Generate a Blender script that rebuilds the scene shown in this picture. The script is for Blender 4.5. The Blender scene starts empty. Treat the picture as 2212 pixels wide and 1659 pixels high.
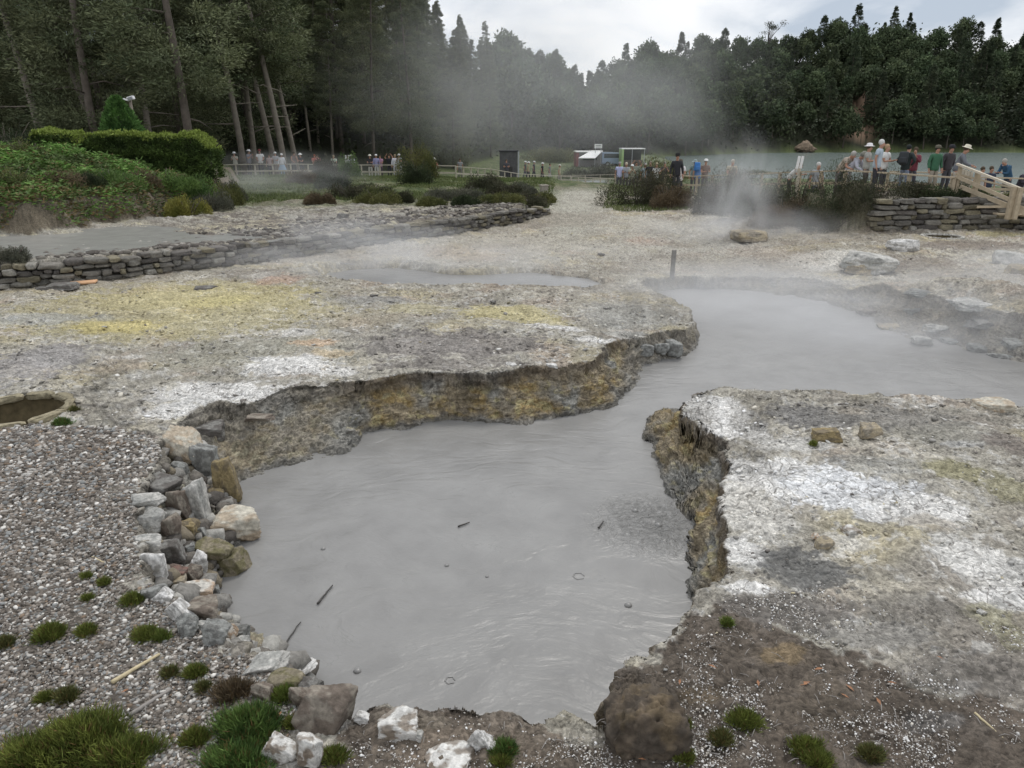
import bpy, bmesh, math, random
import numpy as np
from mathutils import Vector, Matrix
random.seed(7); RNG = np.random.default_rng(11)
scene = bpy.context.scene
COL = scene.collection
R_ = math.radians
# ------------------------------------------------------------------ camera, sky, sun, exposure
CAMZ = 3.0; PITCH = 19.2; FOC = 1555.0          # focal length in units of a 2212 px wide picture
cam = bpy.data.cameras.new('camera'); camo = bpy.data.objects.new('camera', cam); COL.objects.link(camo)
camo.location = (0, 0, CAMZ); camo.rotation_euler = (R_(90 - PITCH), 0, 0)
cam.sensor_width = 36; cam.lens = 36 * FOC / 2212; cam.clip_start = 0.1; cam.clip_end = 3000
scene.camera = camo
SUN_EL, SUN_AZ = 58, 20                          # azimuth from +Y towards +X: sun stands beyond the pool
w = bpy.data.worlds.new('World'); scene.world = w; w.use_nodes = True
nt = w.node_tree; nt.nodes.clear()
def wn(t, **k):
    n = nt.nodes.new(t)
    for a, b in k.items(): setattr(n, a, b)
    return n
wo = wn('ShaderNodeOutputWorld'); bg = wn('ShaderNodeBackground'); bg.inputs[1].default_value = 1.0
sky = wn('ShaderNodeTexSky', sky_type='NISHITA', sun_disc=False); sky.sun_elevation = R_(SUN_EL); sky.sun_rotation = R_(SUN_AZ)
tc = wn('ShaderNodeTexCoord'); sep = wn('ShaderNodeSeparateXYZ')
add = wn('ShaderNodeMath', operation='ADD'); add.inputs[1].default_value = 0.30
mx = wn('ShaderNodeMath', operation='MAXIMUM'); mx.inputs[1].default_value = 0.0
dx = wn('ShaderNodeMath', operation='DIVIDE'); dy = wn('ShaderNodeMath', operation='DIVIDE'); cmb = wn('ShaderNodeCombineXYZ')
L = nt.links.new
L(tc.outputs['Generated'], sep.inputs[0]); L(sep.outputs[2], mx.inputs[0]); L(mx.outputs[0], add.inputs[0])
L(sep.outputs[0], dx.inputs[0]); L(add.outputs[0], dx.inputs[1]); L(sep.outputs[1], dy.inputs[0]); L(add.outputs[0], dy.inputs[1])
L(dx.outputs[0], cmb.inputs[0]); L(dy.outputs[0], cmb.inputs[1])
n1 = wn('ShaderNodeTexNoise'); n1.inputs['Scale'].default_value = 1.5; n1.inputs['Detail'].default_value = 6; n1.inputs['Roughness'].default_value = 0.52; n1.inputs['Distortion'].default_value = 0.4
L(cmb.outputs[0], n1.inputs['Vector'])
cr = wn('ShaderNodeValToRGB'); L(n1.outputs[0], cr.inputs[0])
cr.color_ramp.elements[0].position = 0.44; cr.color_ramp.elements[0].color = (1.12, 1.12, 1.13, 1)
cr.color_ramp.elements[1].position = 0.64; cr.color_ramp.elements[1].color = (0.52, 0.59, 0.69, 1)
e = cr.color_ramp.elements.new(0.55); e.color = (0.84, 0.875, 0.93, 1)
sc_ = wn('ShaderNodeMix', data_type='RGBA'); sc_.blend_type = 'MULTIPLY'; sc_.inputs[0].default_value = 1; sc_.inputs[7].default_value = (0.1, 0.1, 0.1, 1)
L(sky.outputs[0], sc_.inputs[6])
mixw = wn('ShaderNodeMix', data_type='RGBA'); mixw.inputs[0].default_value = 0.90
L(sc_.outputs[2], mixw.inputs[6]); L(cr.outputs[0], mixw.inputs[7]); L(mixw.outputs[2], bg.inputs[0]); L(bg.outputs[0], wo.inputs[0])
sd = bpy.data.lights.new('sun', 'SUN'); sd.energy = 1.3; sd.angle = R_(14); sd.color = (1, 0.965, 0.91)
so = bpy.data.objects.new('sun', sd); COL.objects.link(so)
sdir = Vector((math.sin(R_(SUN_AZ)) * math.cos(R_(SUN_EL)), math.cos(R_(SUN_AZ)) * math.cos(R_(SUN_EL)), math.sin(R_(SUN_EL))))
so.rotation_euler = sdir.to_track_quat('Z', 'Y').to_euler()
vs = scene.view_settings; vs.view_transform = 'Standard'; vs.look = 'None'; vs.gamma = 1; vs.use_curve_mapping = False; vs.exposure = 0.0
cy = scene.cycles; cy.use_denoising = True
cy.max_bounces = 6; cy.diffuse_bounces = 3; cy.glossy_bounces = 2; cy.transmission_bounces = 2; cy.transparent_max_bounces = 12; cy.volume_bounces = 2
cy.volume_step_rate = 2.0; cy.volume_max_steps = 96; cy.use_adaptive_sampling = True; cy.adaptive_threshold = 0.02
cy.sample_clamp_indirect = 4.0

# ------------------------------------------------------------------ maths helpers
cp, sp = math.cos(R_(PITCH)), math.sin(R_(PITCH))
def ray(px, py):
    u = (px - 1106) / FOC; v = (829.5 - py) / FOC
    return np.array([u, cp + v * sp, -sp + v * cp])
def G(px, py, z=0.0):
    """world point at height z that the photographer saw at (px, py)"""
    d = ray(px, py); t = (z - CAMZ) / d[2]
    return d[0] * t, d[1] * t
def WY(px, py, Y):
    d = ray(px, py); t = Y / d[1]
    return np.array([d[0] * t, Y, CAMZ + d[2] * t])
def azx(px, Y, py=330):
    return (px - 1106) / FOC / (cp + (829.5 - py) / FOC * sp) * Y
def sstep(a, b, x):
    t = np.clip((x - a) / (b - a), 0, 1); return t * t * (3 - 2 * t)
_P = RNG.permutation(256).astype(np.int64); _P = np.concatenate([_P, _P, _P])
_GR = RNG.normal(size=(256, 3)); _GR /= np.linalg.norm(_GR, axis=1)[:, None]; _GR = _GR.astype(np.float32)
def noise3(p):
    """gradient noise about -0.7..0.7 at points (N,3)"""
    p = np.asarray(p, np.float32); i = np.floor(p).astype(np.int64); f = p - i; i &= 255
    u = f * f * f * (f * (f * 6 - 15) + 10); out = 0
    for a in (0, 1):
        for b in (0, 1):
            for c in (0, 1):
                h = _P[_P[_P[(i[:, 0] + a) & 255] + ((i[:, 1] + b) & 255)] + ((i[:, 2] + c) & 255)]
                g = _GR[h]
                d = g[:, 0] * (f[:, 0] - a) + g[:, 1] * (f[:, 1] - b) + g[:, 2] * (f[:, 2] - c)
                wt = (u[:, 0] if a else 1 - u[:, 0]) * (u[:, 1] if b else 1 - u[:, 1]) * (u[:, 2] if c else 1 - u[:, 2])
                out = out + wt * d
    return out
def fbm(p, oct=4, gain=0.5):
    a = 1.0; s = 0; q = np.asarray(p, np.float32).copy()
    for k in range(oct):
        s = s + a * noise3(q + 17.3 * k); q = q * 2.03; a *= gain
    return s
def n2(x, y, s, oct=3, z=0.0, gain=0.5):
    return fbm(np.stack([x * s, y * s, np.full_like(x, z)], 1), oct, gain)
def pdist(x, y, poly, closed=True):
    """distance to a polyline and whether inside (closed)"""
    P = np.array(poly, float); Q = np.roll(P, -1, 0) if closed else P[1:]
    if not closed: P = P[:-1]
    best = np.full(x.shape, 1e18); ins = np.zeros(x.shape, bool)
    for (ax, ay), (bx, by) in zip(P, Q):
        vx, vy = bx - ax, by - ay; L2 = vx * vx + vy * vy + 1e-12
        t = np.clip(((x - ax) * vx + (y - ay) * vy) / L2, 0, 1)
        d = (x - ax - t * vx) ** 2 + (y - ay - t * vy) ** 2
        np.minimum(best, d, out=best)
        if closed and ay != by:
            c = (ay > y) != (by > y)
            ins ^= c & (x < (bx - ax) * (y - ay) / (by - ay) + ax)
    return np.sqrt(best), ins
# ------------------------------------------------------------------ object helpers
def tag(o, label=None, cat=None, group=None, kind=None):
    if label: o['label'] = label
    if cat: o['category'] = cat
    if group: o['group'] = group
    if kind: o['kind'] = kind
    return o
def empty(name, loc=(0, 0, 0), rz=0.0, sc=1.0):
    o = bpy.data.objects.new(name, None); COL.objects.link(o); o.location = loc; o.rotation_euler = (0, 0, rz); o.scale = (sc, sc, sc); o.empty_display_size = 0.2
    return o
def link(name, me, parent=None):
    o = bpy.data.objects.new(name, me); COL.objects.link(o)
    if parent is not None: o.parent = parent
    return o
def npmesh(name, V, F, mat, col=None, smooth=False, extra=None):
    """mesh data from numpy arrays; F is (M,3) or (M,4); col is a per-vertex colour"""
    V = np.asarray(V, np.float32); F = np.asarray(F, np.int32); k = F.shape[1]
    me = bpy.data.meshes.new(name)
    me.vertices.add(len(V)); me.vertices.foreach_set('co', V.ravel())
    me.loops.add(F.size); me.loops.foreach_set('vertex_index', F.ravel())
    me.polygons.add(len(F)); me.polygons.foreach_set('loop_start', np.arange(0, F.size, k, dtype=np.int32))
    if smooth: me.polygons.foreach_set('use_smooth', np.ones(len(F), bool))
    if col is not None:
        c = np.ones((len(V), 4), np.float32); c[:, :3] = col
        a = me.color_attributes.new('col', 'FLOAT_COLOR', 'POINT'); a.data.foreach_set('color', c.ravel())
    for nm, arr in (extra or {}).items():
        a = me.attributes.new(nm, 'FLOAT', 'POINT'); a.data.foreach_set('value', np.asarray(arr, np.float32))
    me.update(calc_edges=True)
    if mat: me.materials.append(mat)
    return me
class MB:
    """collects shapes into one mesh"""
    def __init__(s): s.v = []; s.f = []; s.n = 0
    def add(s, V, F):
        s.v.append(np.asarray(V, float)); s.f += [tuple(int(i) + s.n for i in f) for f in F]; s.n += len(V); return s
    def box(s, c, size, rz=0.0, ry=0.0, rx=0.0, jit=0.0, bev=0.0):
        hx, hy, hz = [q / 2 for q in size]
        if bev:
            bm = bmesh.new(); bmesh.ops.create_cube(bm, size=1); bmesh.ops.scale(bm, vec=size, verts=bm.verts)
            bmesh.ops.bevel(bm, geom=bm.edges[:], offset=bev, segments=2, affect='EDGES', profile=0.6)
            bm.verts.index_update(); V = np.array([v.co[:] for v in bm.verts]); F = [[v.index for v in f.verts] for f in bm.faces]; bm.free()
        else:
            V = np.array([(a * hx, b * hy, c_ * hz) for a in (-1, 1) for b in (-1, 1) for c_ in (-1, 1)])
            F = [(0, 1, 3, 2), (4, 6, 7, 5), (0, 4, 5, 1), (2, 3, 7, 6), (0, 2, 6, 4), (1, 5, 7, 3)]
        if jit: V = V + RNG.normal(size=V.shape) * jit
        M = np.array(Matrix.Rotation(rz, 3, 'Z') @ Matrix.Rotation(ry, 3, 'Y') @ Matrix.Rotation(rx, 3, 'X'))
        return s.add(V @ M.T + np.array(c), F)
    def bar(s, a, b, wd, ht):
        """rectangular bar from a to b"""
        a = Vector(a); b = Vector(b); d = b - a; L_ = d.length
        q = d.to_track_quat('X', 'Z'); M = np.array(q.to_matrix())
        V = np.array([(x, y * wd / 2, z * ht / 2) for x in (0, L_) for y in (-1, 1) for z in (-1, 1)])
        return s.add(V @ M.T + np.array(a), [(0, 1, 3, 2), (4, 6, 7, 5), (0, 4, 5, 1), (2, 3, 7, 6), (0, 2, 6, 4), (1, 5, 7, 3)])
    def tube(s, pts, rad, n=8, cap=True):
        pts = [Vector(p) for p in pts]; rad = list(rad) if hasattr(rad, '__len__') else [rad] * len(pts)
        V = []; F = []
        up = Vector((0, 0, 1))
        for i, p in enumerate(pts):
            t = (pts[min(i + 1, len(pts) - 1)] - pts[max(i - 1, 0)]).normalized()
            a = t.cross(up if abs(t.z) < 0.95 else Vector((1, 0, 0))).normalized(); b = t.cross(a)
            for k in range(n):
                th = 2 * math.pi * k / n; V.append(p + (a * math.cos(th) + b * math.sin(th)) * rad[i])
        for i in range(len(pts) - 1):
            for k in range(n):
                F.append((i * n + k, i * n + (k + 1) % n, (i + 1) * n + (k + 1) % n, (i + 1) * n + k))
        if cap: F.append(tuple(range(n))[::-1]); F.append(tuple((len(pts) - 1) * n + k for k in range(n)))
        return s.add(np.array([v[:] for v in V]), F)
    def ball(s, c, r, seg=12, rings=8, noise=0.0):
        r = np.array(r if hasattr(r, '__len__') else (r, r, r), float); V = [(0, 0, 1)]; F = []
        for i in range(1, rings):
            ph = math.pi * i / rings
            for k in range(seg):
                th = 2 * math.pi * k / seg; V.append((math.sin(ph) * math.cos(th), math.sin(ph) * math.sin(th), math.cos(ph)))
        V.append((0, 0, -1)); last = len(V) - 1
        for k in range(seg):
            F.append((0, 1 + k, 1 + (k + 1) % seg)); F.append((last, 1 + (rings - 2) * seg + (k + 1) % seg, 1 + (rings - 2) * seg + k))
            for i in range(rings - 2):
                a = 1 + i * seg; F.append((a + k, a + seg + k, a + seg + (k + 1) % seg, a + (k + 1) % seg))
        return s.add(np.array(V) * r + np.array(c), F)
    def mesh(s, name, mat, smooth=False):
        me = bpy.data.meshes.new(name); me.from_pydata(np.concatenate(s.v).tolist(), [], s.f)
        if smooth: me.polygons.foreach_set('use_smooth', [True] * len(me.polygons))
        me.update()
        if mat: me.materials.append(mat)
        return me
    def build(s, name, mat, parent=None, smooth=False): return link(name, s.mesh(name, mat, smooth), parent)
# ------------------------------------------------------------------ materials
def new_mat(name):
    m = bpy.data.materials.new(name); m.use_nodes = True; t = m.node_tree; return m, t, t.nodes['Principled BSDF']
def nd(t, typ, **k):
    n = t.nodes.new(typ)
    for a, b in k.items():
        if a in ('operation', 'data_type', 'blend_type', 'attribute_name', 'feature', 'interpolation_type', 'noise_dimensions', 'voronoi_dimensions', 'distance'): setattr(n, a, b)
        else: n.inputs[a].default_value = b
    return n
def plain(name, rgb, rough=0.8, var=0.25, scale=6.0, bump=0.0, metal=0.0, spec=0.3, rand=0.0):
    m, t, b = new_mat(name)
    co = nd(t, 'ShaderNodeTexCoord'); nz = nd(t, 'ShaderNodeTexNoise', Scale=scale, Detail=6.0, Roughness=0.6)
    t.links.new(co.outputs['Object'], nz.inputs['Vector'])
    mr = nd(t, 'ShaderNodeMapRange'); mr.inputs[3].default_value = 1 - var; mr.inputs[4].default_value = 1 + var; mr.inputs[1].default_value = 0.25; mr.inputs[2].default_value = 0.75
    t.links.new(nz.outputs[0], mr.inputs[0])
    mm = nd(t, 'ShaderNodeMix', data_type='RGBA', blend_type='MULTIPLY'); mm.inputs[0].default_value = 1; mm.inputs[6].default_value = (*rgb, 1)
    t.links.new(mr.outputs[0], mm.inputs[7]); out = mm.outputs[2]
    if rand:
        oi = nd(t, 'ShaderNodeObjectInfo'); m2 = nd(t, 'ShaderNodeMapRange'); m2.inputs[3].default_value = 1 - rand; m2.inputs[4].default_value = 1 + rand
        t.links.new(oi.outputs['Random'], m2.inputs[0]); mm2 = nd(t, 'ShaderNodeMix', data_type='RGBA', blend_type='MULTIPLY'); mm2.inputs[0].default_value = 1
        t.links.new(out, mm2.inputs[6]); t.links.new(m2.outputs[0], mm2.inputs[7]); out = mm2.outputs[2]
    t.links.new(out, b.inputs['Base Color'])
    b.inputs['Roughness'].default_value = rough; b.inputs['Metallic'].default_value = metal; b.inputs['Specular IOR Level'].default_value = spec
    if bump:
        bp = nd(t, 'ShaderNodeBump', Strength=bump, Distance=0.02); t.links.new(nz.outputs[0], bp.inputs['Height']); t.links.new(bp.outputs[0], b.inputs['Normal'])
    return m
def vcol(name, rough=0.9, spec=0.2, rand=0.0, transl=0.0, hue=None):
    m, t, b = new_mat(name)
    at = nd(t, 'ShaderNodeAttribute', attribute_name='col'); out = at.outputs['Color']
    if rand:
        oi = nd(t, 'ShaderNodeObjectInfo'); hs = nd(t, 'ShaderNodeHueSaturation'); m2 = nd(t, 'ShaderNodeMapRange'); m2.inputs[3].default_value = 1 - rand; m2.inputs[4].default_value = 1 + rand
        t.links.new(oi.outputs['Random'], m2.inputs[0]); t.links.new(m2.outputs[0], hs.inputs['Value'])
        m3 = nd(t, 'ShaderNodeMapRange'); m3.inputs[3].default_value = 0.485; m3.inputs[4].default_value = 0.515
        ml = nd(t, 'ShaderNodeMath', operation='MULTIPLY'); ml.inputs[1].default_value = 7.31; fr = nd(t, 'ShaderNodeMath', operation='FRACT')
        t.links.new(oi.outputs['Random'], ml.inputs[0]); t.links.new(ml.outputs[0], fr.inputs[0]); t.links.new(fr.outputs[0], m3.inputs[0]); t.links.new(m3.outputs[0], hs.inputs['Hue'])
        t.links.new(out, hs.inputs['Color']); out = hs.outputs[0]
    t.links.new(out, b.inputs['Base Color']); b.inputs['Roughness'].default_value = rough; b.inputs['Specular IOR Level'].default_value = spec
    return m
# ================================================================== THE GROUND
ZW = -0.62                                     # mud level of the large pool
def gp(lst, z=0.0): return [G(p[0], p[1], p[2] if len(p) > 2 else z) for p in lst]
def off(p, ox, oy, z): x, y = G(p[0], p[1], z); return (x + ox, y + oy)
RIM_P = [(670,1490),(610,1460),(540,1420),(480,1385),(440,1340),(350,1270),(320,1250),(295,1200),(300,1160),(290,1100),(300,1060),(330,1010),(350,960),(390,909),
 (437,880),(477,862),(540,872),(585,847),(622,833),(672,832),(722,825),(802,817),(869,808),(970,805),(1060,808),(1097,803),(1138,788),(1198,793),(1259,780),(1289,776),
 (1306,749,-.08),(1366,733,-.18),(1423,723,-.25),(1478,716,-.3),(1503,696,-.3),(1490,675,-.3),(1460,655,-.3),(1410,635,-.33),(1383,618,-.33),
 (1395,606,-.35),(1450,598,-.35),(1520,600,-.35),(1600,597,-.35),(1700,600,-.35),(1760,604,-.34),(1798,612,-.33),(1838,632,-.33),(1902,633,-.32),(1932,648,-.3),
 (1966,662,-.3),(2020,672,-.28),(2080,690,-.28),(2150,705,-.26),(2230,720,-.25),(2330,760,-.25),(2560,800,-.2),(2560,900,-.1),(2330,892,-.02)]
RIM_N = [(2212,875),(2117,865),(2057,862),(1973,852),(1839,852),(1805,843),(1671,842),(1560,838),(1526,845)]
RIM_R = [(1476,864),(1476,894),(1513,924),(1556,944),(1593,958),(1563,978),(1580,1008),(1566,1042),(1570,1082),(1574,1130),(1563,1186),(1573,1246),(1536,1276),(1519,1303)]
RIM_H = [(1502,1330),(1469,1367),(1423,1397),(1390,1424),(1356,1434),(1339,1461),(1319,1505),(1312,1560),(1290,1575),(1242,1552),(1212,1565),(1165,1575),(1138,1565),
 (1104,1545),(1054,1535),(1003,1525),(983,1513),(963,1525),(902,1533),(829,1535),(802,1548),(775,1560),(735,1545),(700,1520)]
rimW = gp(RIM_P) + gp(RIM_N) + gp(RIM_R) + gp(RIM_H)
WAT_P = [(700,1478),(640,1440),(580,1405),(530,1380),(500,1345),(480,1320),(470,1290),(475,1255),(500,1235),(520,1205),(515,1160),(535,1120),(520,1095),(504,1082),(517,1045),
 (571,1021),(638,1005),(706,988),(734,978),(778,961),(802,934),(869,927),(936,914),(970,907),(1037,912),(1097,916),(1134,916),(1205,900),(1255,894),(1312,884),
 (1349,864),(1373,830),(1390,800),(1395,788),(1440,778),(1469,776),(1489,768)]
watW = [G(a, b, ZW) for a, b in WAT_P] + [off((1503,696),.12,0,-.3), off((1490,675),.14,0,-.3), off((1460,655),.16,0,-.3), off((1415,637),.16,-.1,-.33)]
watW += [G(a, b, ZW) for a, b in [(1405,632),(1440,626),(1500,623),(1600,627),(1700,640),(1785,655),(1838,672),(1872,684),(1909,709),(1946,722),(1983,746),(2010,749),(2020,735),(2057,743),(2107,759),(2174,776),(2225,788),(2330,805),(2520,825)]]
watW += [off(p, 0.0, .14, 0) for p in [(2520,885),(2330,890)] + RIM_N]
watW += [G(a, b, ZW) for a, b in [(1462,880),(1420,888),(1388,907),(1390,930),(1395,951),(1420,960),(1406,1008),(1423,1042),(1457,1082),(1480,1120),(1496,1145),(1492,1196),(1482,1253),(1489,1288),(1510,1300)]]
watW += [off(p, -.10, .08, 0) for p in RIM_H[:8]] + [off(p, 0.0, .12, 0) for p in RIM_H[8:]]
midRim = gp([(1037,583),(1100,580),(1154,578),(1205,585),(1272,591),(1306,603),(1308,610),(1279,617),(1171,621),(1060,622),(970,621),(900,621),(820,620),(740,616),(680,606),(665,592),(700,578),(780,570),(860,568),(930,576),(985,583)], -.18)
farRim = gp([(-250,500),(0,500),(100,497),(165,492),(185,487),(300,480),(345,483),(400,492),(470,498),(560,500),(605,505),(570,511),(500,517),(410,523),(350,530),(250,545),(130,552),(60,562),(-20,545),(-250,575)], .5)
# line of the long dry-stone wall that holds the terrace, and of the wall on the right
wallA = gp([(-260,640),(-60,628),(0,624),(100,617),(200,608),(280,599),(350,588),(420,581),(480,572),(560,558),(640,545),(750,528),(850,514),(960,499),(1060,482),(1120,472),(1178,461)], 0.0)
wallB = [(x, y) for x, y in gp([(1884,504),(1960,503),(2040,501),(2120,500),(2212,499),(2330,498),(2700,494)], 0.0)]
terr = wallA + [(12, 44), (6, 58), (-10, 75), (-80, 80), (-80, 10)]
bank = gp([(-300,520),(0,497),(60,500),(160,488),(200,478),(300,468),(370,455),(430,440),(480,425),(510,405)], .5) + [(-16, 44), (-40, 52), (-90, 50), (-90, 15)]
deckB = wallB + [(60, 22), (60, 40), (26, 33), (14, 29.5), (10.5, 27), (9.6, 24.8)]
CT = [(-200,1659,0),(0,1900,0),(0,1500,0),(300,1300,0),(0,1000,0),(300,900,0),(600,780,0),(0,750,0),(-300,900,0),(500,620,0),(0,650,0),(-300,650,0),(900,700,0),(1200,740,0),(1060,770,0),(1380,700,-.2),(1470,700,-.3),(1385,600,-.33),
 (1100,640,-.15),(1100,560,-.2),(1300,600,-.25),(1600,590,-.35),(1800,600,-.33),(1950,640,-.3),(2200,700,-.25),(2500,750,-.2),(2212,600,-.1),(1900,540,-.02),(2212,520,0),(2500,520,0),(1500,520,-.2),(1200,520,-.2),(900,540,-.1),
 (1600,450,0),(1300,450,0),(1560,900,0),(1700,860,0),(2100,890,0),(2500,920,0),(1800,1100,.02),(2200,1100,.04),(1600,1300,0),(1500,1450,0),(2200,1500,.06),(2500,1300,.05),(1400,1640,0),(1000,1640,0),(700,1659,0),(1100,2000,0),(1700,2000,.05)]
CTW = [(*G(a, b, z), z) for a, b, z in CT] + [(-30,45,.3),(-17,52,0),(-22,60,0),(-8,60,-.4),(-8,50,-.1),(0,50,-.3),(3,42,0),(0,70,-1.4),(10,75,-2),(3,88,-2.5),(12,50,-1.0),(9,36,0),(20,60,-2),(35,60,-2.2),(24,40,-.4),(40,45,-1),(13.6,25.5,.2),(10,110,-1.6),(18,110,-1.4),
 (5,135,-.8),(0,170,-.5),(-20,90,-.5),(-60,80,1),(-60,30,.3),(60,100,-3),(100,200,-3),(20,200,-3),(10,30,.1),(18,23,.1)]
CTW = np.array(CTW)
RIDGE = [(*G(a, b, -.2), h_, s_) for a, b, h_, s_ in [(1985,640,.22,.8),(2060,655,.26,.8),(2140,668,.30,.9),(2230,690,.30,1.0),(2330,720,.3,1.0),(1910,622,.12,.6)]]
HOLES = [(*G(40, 888), .55), (*G(2035, 512), .56)]
HILL = np.array([(-900,60,120,20),(-400,60,120,17),(400,62,125,16),(800,80,140,14),(900,88,155,13.5),(1000,105,185,13),(1100,142,215,14),(1200,180,260,13),(1262,195,300,8),(1290,200,300,13),(1400,212,310,23),(1520,235,330,29),(1640,255,335,28),
 (1740,262,340,33),(1830,265,345,38),(1900,265,345,41),(1960,265,345,38),(2050,265,345,37),(2212,262,345,31),(2600,255,340,30)], float)
def ground(x, y, full=False):
    x = np.asarray(x, float); y = np.asarray(y, float); shp = x.shape; x = x.ravel(); y = y.ravel()
    r = np.hypot(x, y) + 1e-6; lr = np.log(r); th = np.arctan2(x, np.maximum(y, 1e-3))
    cl = np.log(np.hypot(CTW[:, 0], CTW[:, 1])); ct = np.arctan2(CTW[:, 0], CTW[:, 1])
    num = 0; den = 0
    for k in range(len(CTW)):
        d = (lr - cl[k]) ** 2 + (th - ct[k]) ** 2; wt = 1 / (d + 0.0025) ** 1.7
        num = num + wt * CTW[k, 2]; den = den + wt
    z = num / den
    z = z + 0.02 * n2(x, y, 0.9, 3) * sstep(1, 4, r) + 0.06 * n2(x, y, 0.25, 2, 4.0) * sstep(6, 20, r)
    # terrace behind the long wall
    m = r < 95
    tm = np.zeros_like(z)
    if m.any():
        d, ins = pdist(x[m], y[m], terr); azm = 1106 + FOC * (x[m] / np.maximum(y[m], 1e-3)) * (cp + .3212 * sp); tm[m] = np.where(ins, np.clip((d - .02) / (.2 + 9 * sstep(1120, 1210, azm)), 0, 1), 0)
        _, _x = 0, 0
    fade = 1 - sstep(44, 62, r)
    z = z + 0.5 * tm * fade
    z = z + tm * fade * (0.07 * n2(x, y, 0.5, 4, 2.0) + .10 * n2(x, y, 1.1, 4, 6.0, .6) * sstep(17, 20, r))
    # fern bank on the left
    bm_ = np.zeros_like(z)
    if m.any():
        d, ins = pdist(x[m], y[m], bank)
        h = np.where(ins, 0.75 * sstep(0, 0.5, d) + 0.95 * sstep(0.3, 5.0, d), 0); z[m] += h; bm_[m] = np.where(ins, sstep(0, .1, d), 0)
        # raised ground behind the right wall
        d, ins = pdist(x[m], y[m], deckB); z[m] += np.where(ins, 0.78 * sstep(0.0, 0.35, d), 0)
    # low berm carrying the dark bushes
    z = z + 0.35 * np.exp(-(((x - 8.6) / 2.6) ** 2 + ((y - 25.2) / 1.3) ** 2))
    for bx0, by0, hh, ss in RIDGE: z = z + hh * np.exp(-((x - bx0) ** 2 + (y - by0) ** 2) / ss ** 2)
    # lake
    az = x / np.maximum(y, 1e-3) * FOC / (cp + 0.19 * 0) * (cp) + 1106      # photographer's column of that azimuth
    az = 1106 + FOC * (x / np.maximum(y, 1e-3)) * (cp + ((829.5 - 330) / FOC) * sp)
    foot = np.interp(az, HILL[:, 0], HILL[:, 1]); rid = np.interp(az, HILL[:, 0], HILL[:, 2]); el = np.interp(az, HILL[:, 0], HILL[:, 3])
    lk = sstep(1400, 1500, az) * sstep(84, 100, y)
    z = z * (1 - lk) + (-4.0) * lk
    foot = foot + 3 * n2(x, y, 0.03, 2, 9.0)
    sh = sstep(foot - 6, foot, y) * np.where(az > 1300, 1, 0); z = np.maximum(z, -4 + 1.5 * sh * 1.0)
    t = np.clip((y - foot) / (rid - foot), 0, 1.15)
    z = z + (el - z) * np.where(y > foot, np.minimum(t, 1) ** 0.9, 0)
    # pools
    wall = np.zeros_like(z); wt = np.zeros_like(z); pool = np.zeros_like(z)
    m = (r < 30) & (y > 2.0) & (y < 24)
    if m.any():
        xm, ym = x[m], y[m]
        jx = xm + 0.10 * n2(xm, ym, 1.3, 4, 1.0) + 0.05 * n2(xm, ym, 6.0, 2, 3.0); jy = ym + 0.10 * n2(xm, ym, 1.3, 4, 5.0) + 0.05 * n2(xm, ym, 6.0, 2, 7.0)
        dr, ir = pdist(jx, jy, rimW); dw, iw = pdist(jx, jy, watW)
        dw = np.where(iw, 0, dw); t = np.where(ir, dr / (dr + dw + 1e-6), 0); t = np.where(iw & ir, 1.0, t)
        lip = 0.03 * np.exp(-dr / 0.25) * n2(xm, ym, 2.0, 2, 8.0)
        f = np.where(t < 0.12, t / 0.12 * 0.30, 0.30 + (t - 0.12) / 0.88 * 0.70)
        f = np.where(t > 0, f, 0)
        zb = ZW - 0.02 - 0.35 * np.clip(dr, 0, 1) * (t >= 1)
        z[m] = np.where(ir, z[m] * (1 - f) + np.minimum(zb, ZW - .02) * f, z[m] + lip)
        wall[m] = np.where((t > 0) & (t < 1), 1.0, np.where(ir, 0, np.exp(-dr / 0.06) * .6)); wt[m] = t; pool[m] = np.where(iw, 1, 0)
        d, ins = pdist(xm, ym, midRim); z[m] += np.where(ins, -0.24 * sstep(0, .22, d), 0.05 * np.exp(-d / .5)); wall[m] = np.maximum(wall[m], np.where(ins & (d < .35), .6, 0))
        d, ins = pdist(xm, ym, farRim); z[m] = np.where(ins, np.minimum(z[m], 0.44) - 0.12 * sstep(0, .4, d), z[m])
    for hx, hy, hr in HOLES:
        q = np.hypot(x - hx, y - hy); z = np.where(q < hr + .02, z - .5 * sstep(hr + .02, hr - .05, q), z)
    if full: return z, dict(r=r, az=az, tm=tm, bank=bm_, wall=wall, t=wt, foot=foot, pool=pool)
    return z.reshape(shp)
def gz(x, y): return float(ground(np.array([x], float), np.array([y], float))[0])
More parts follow.
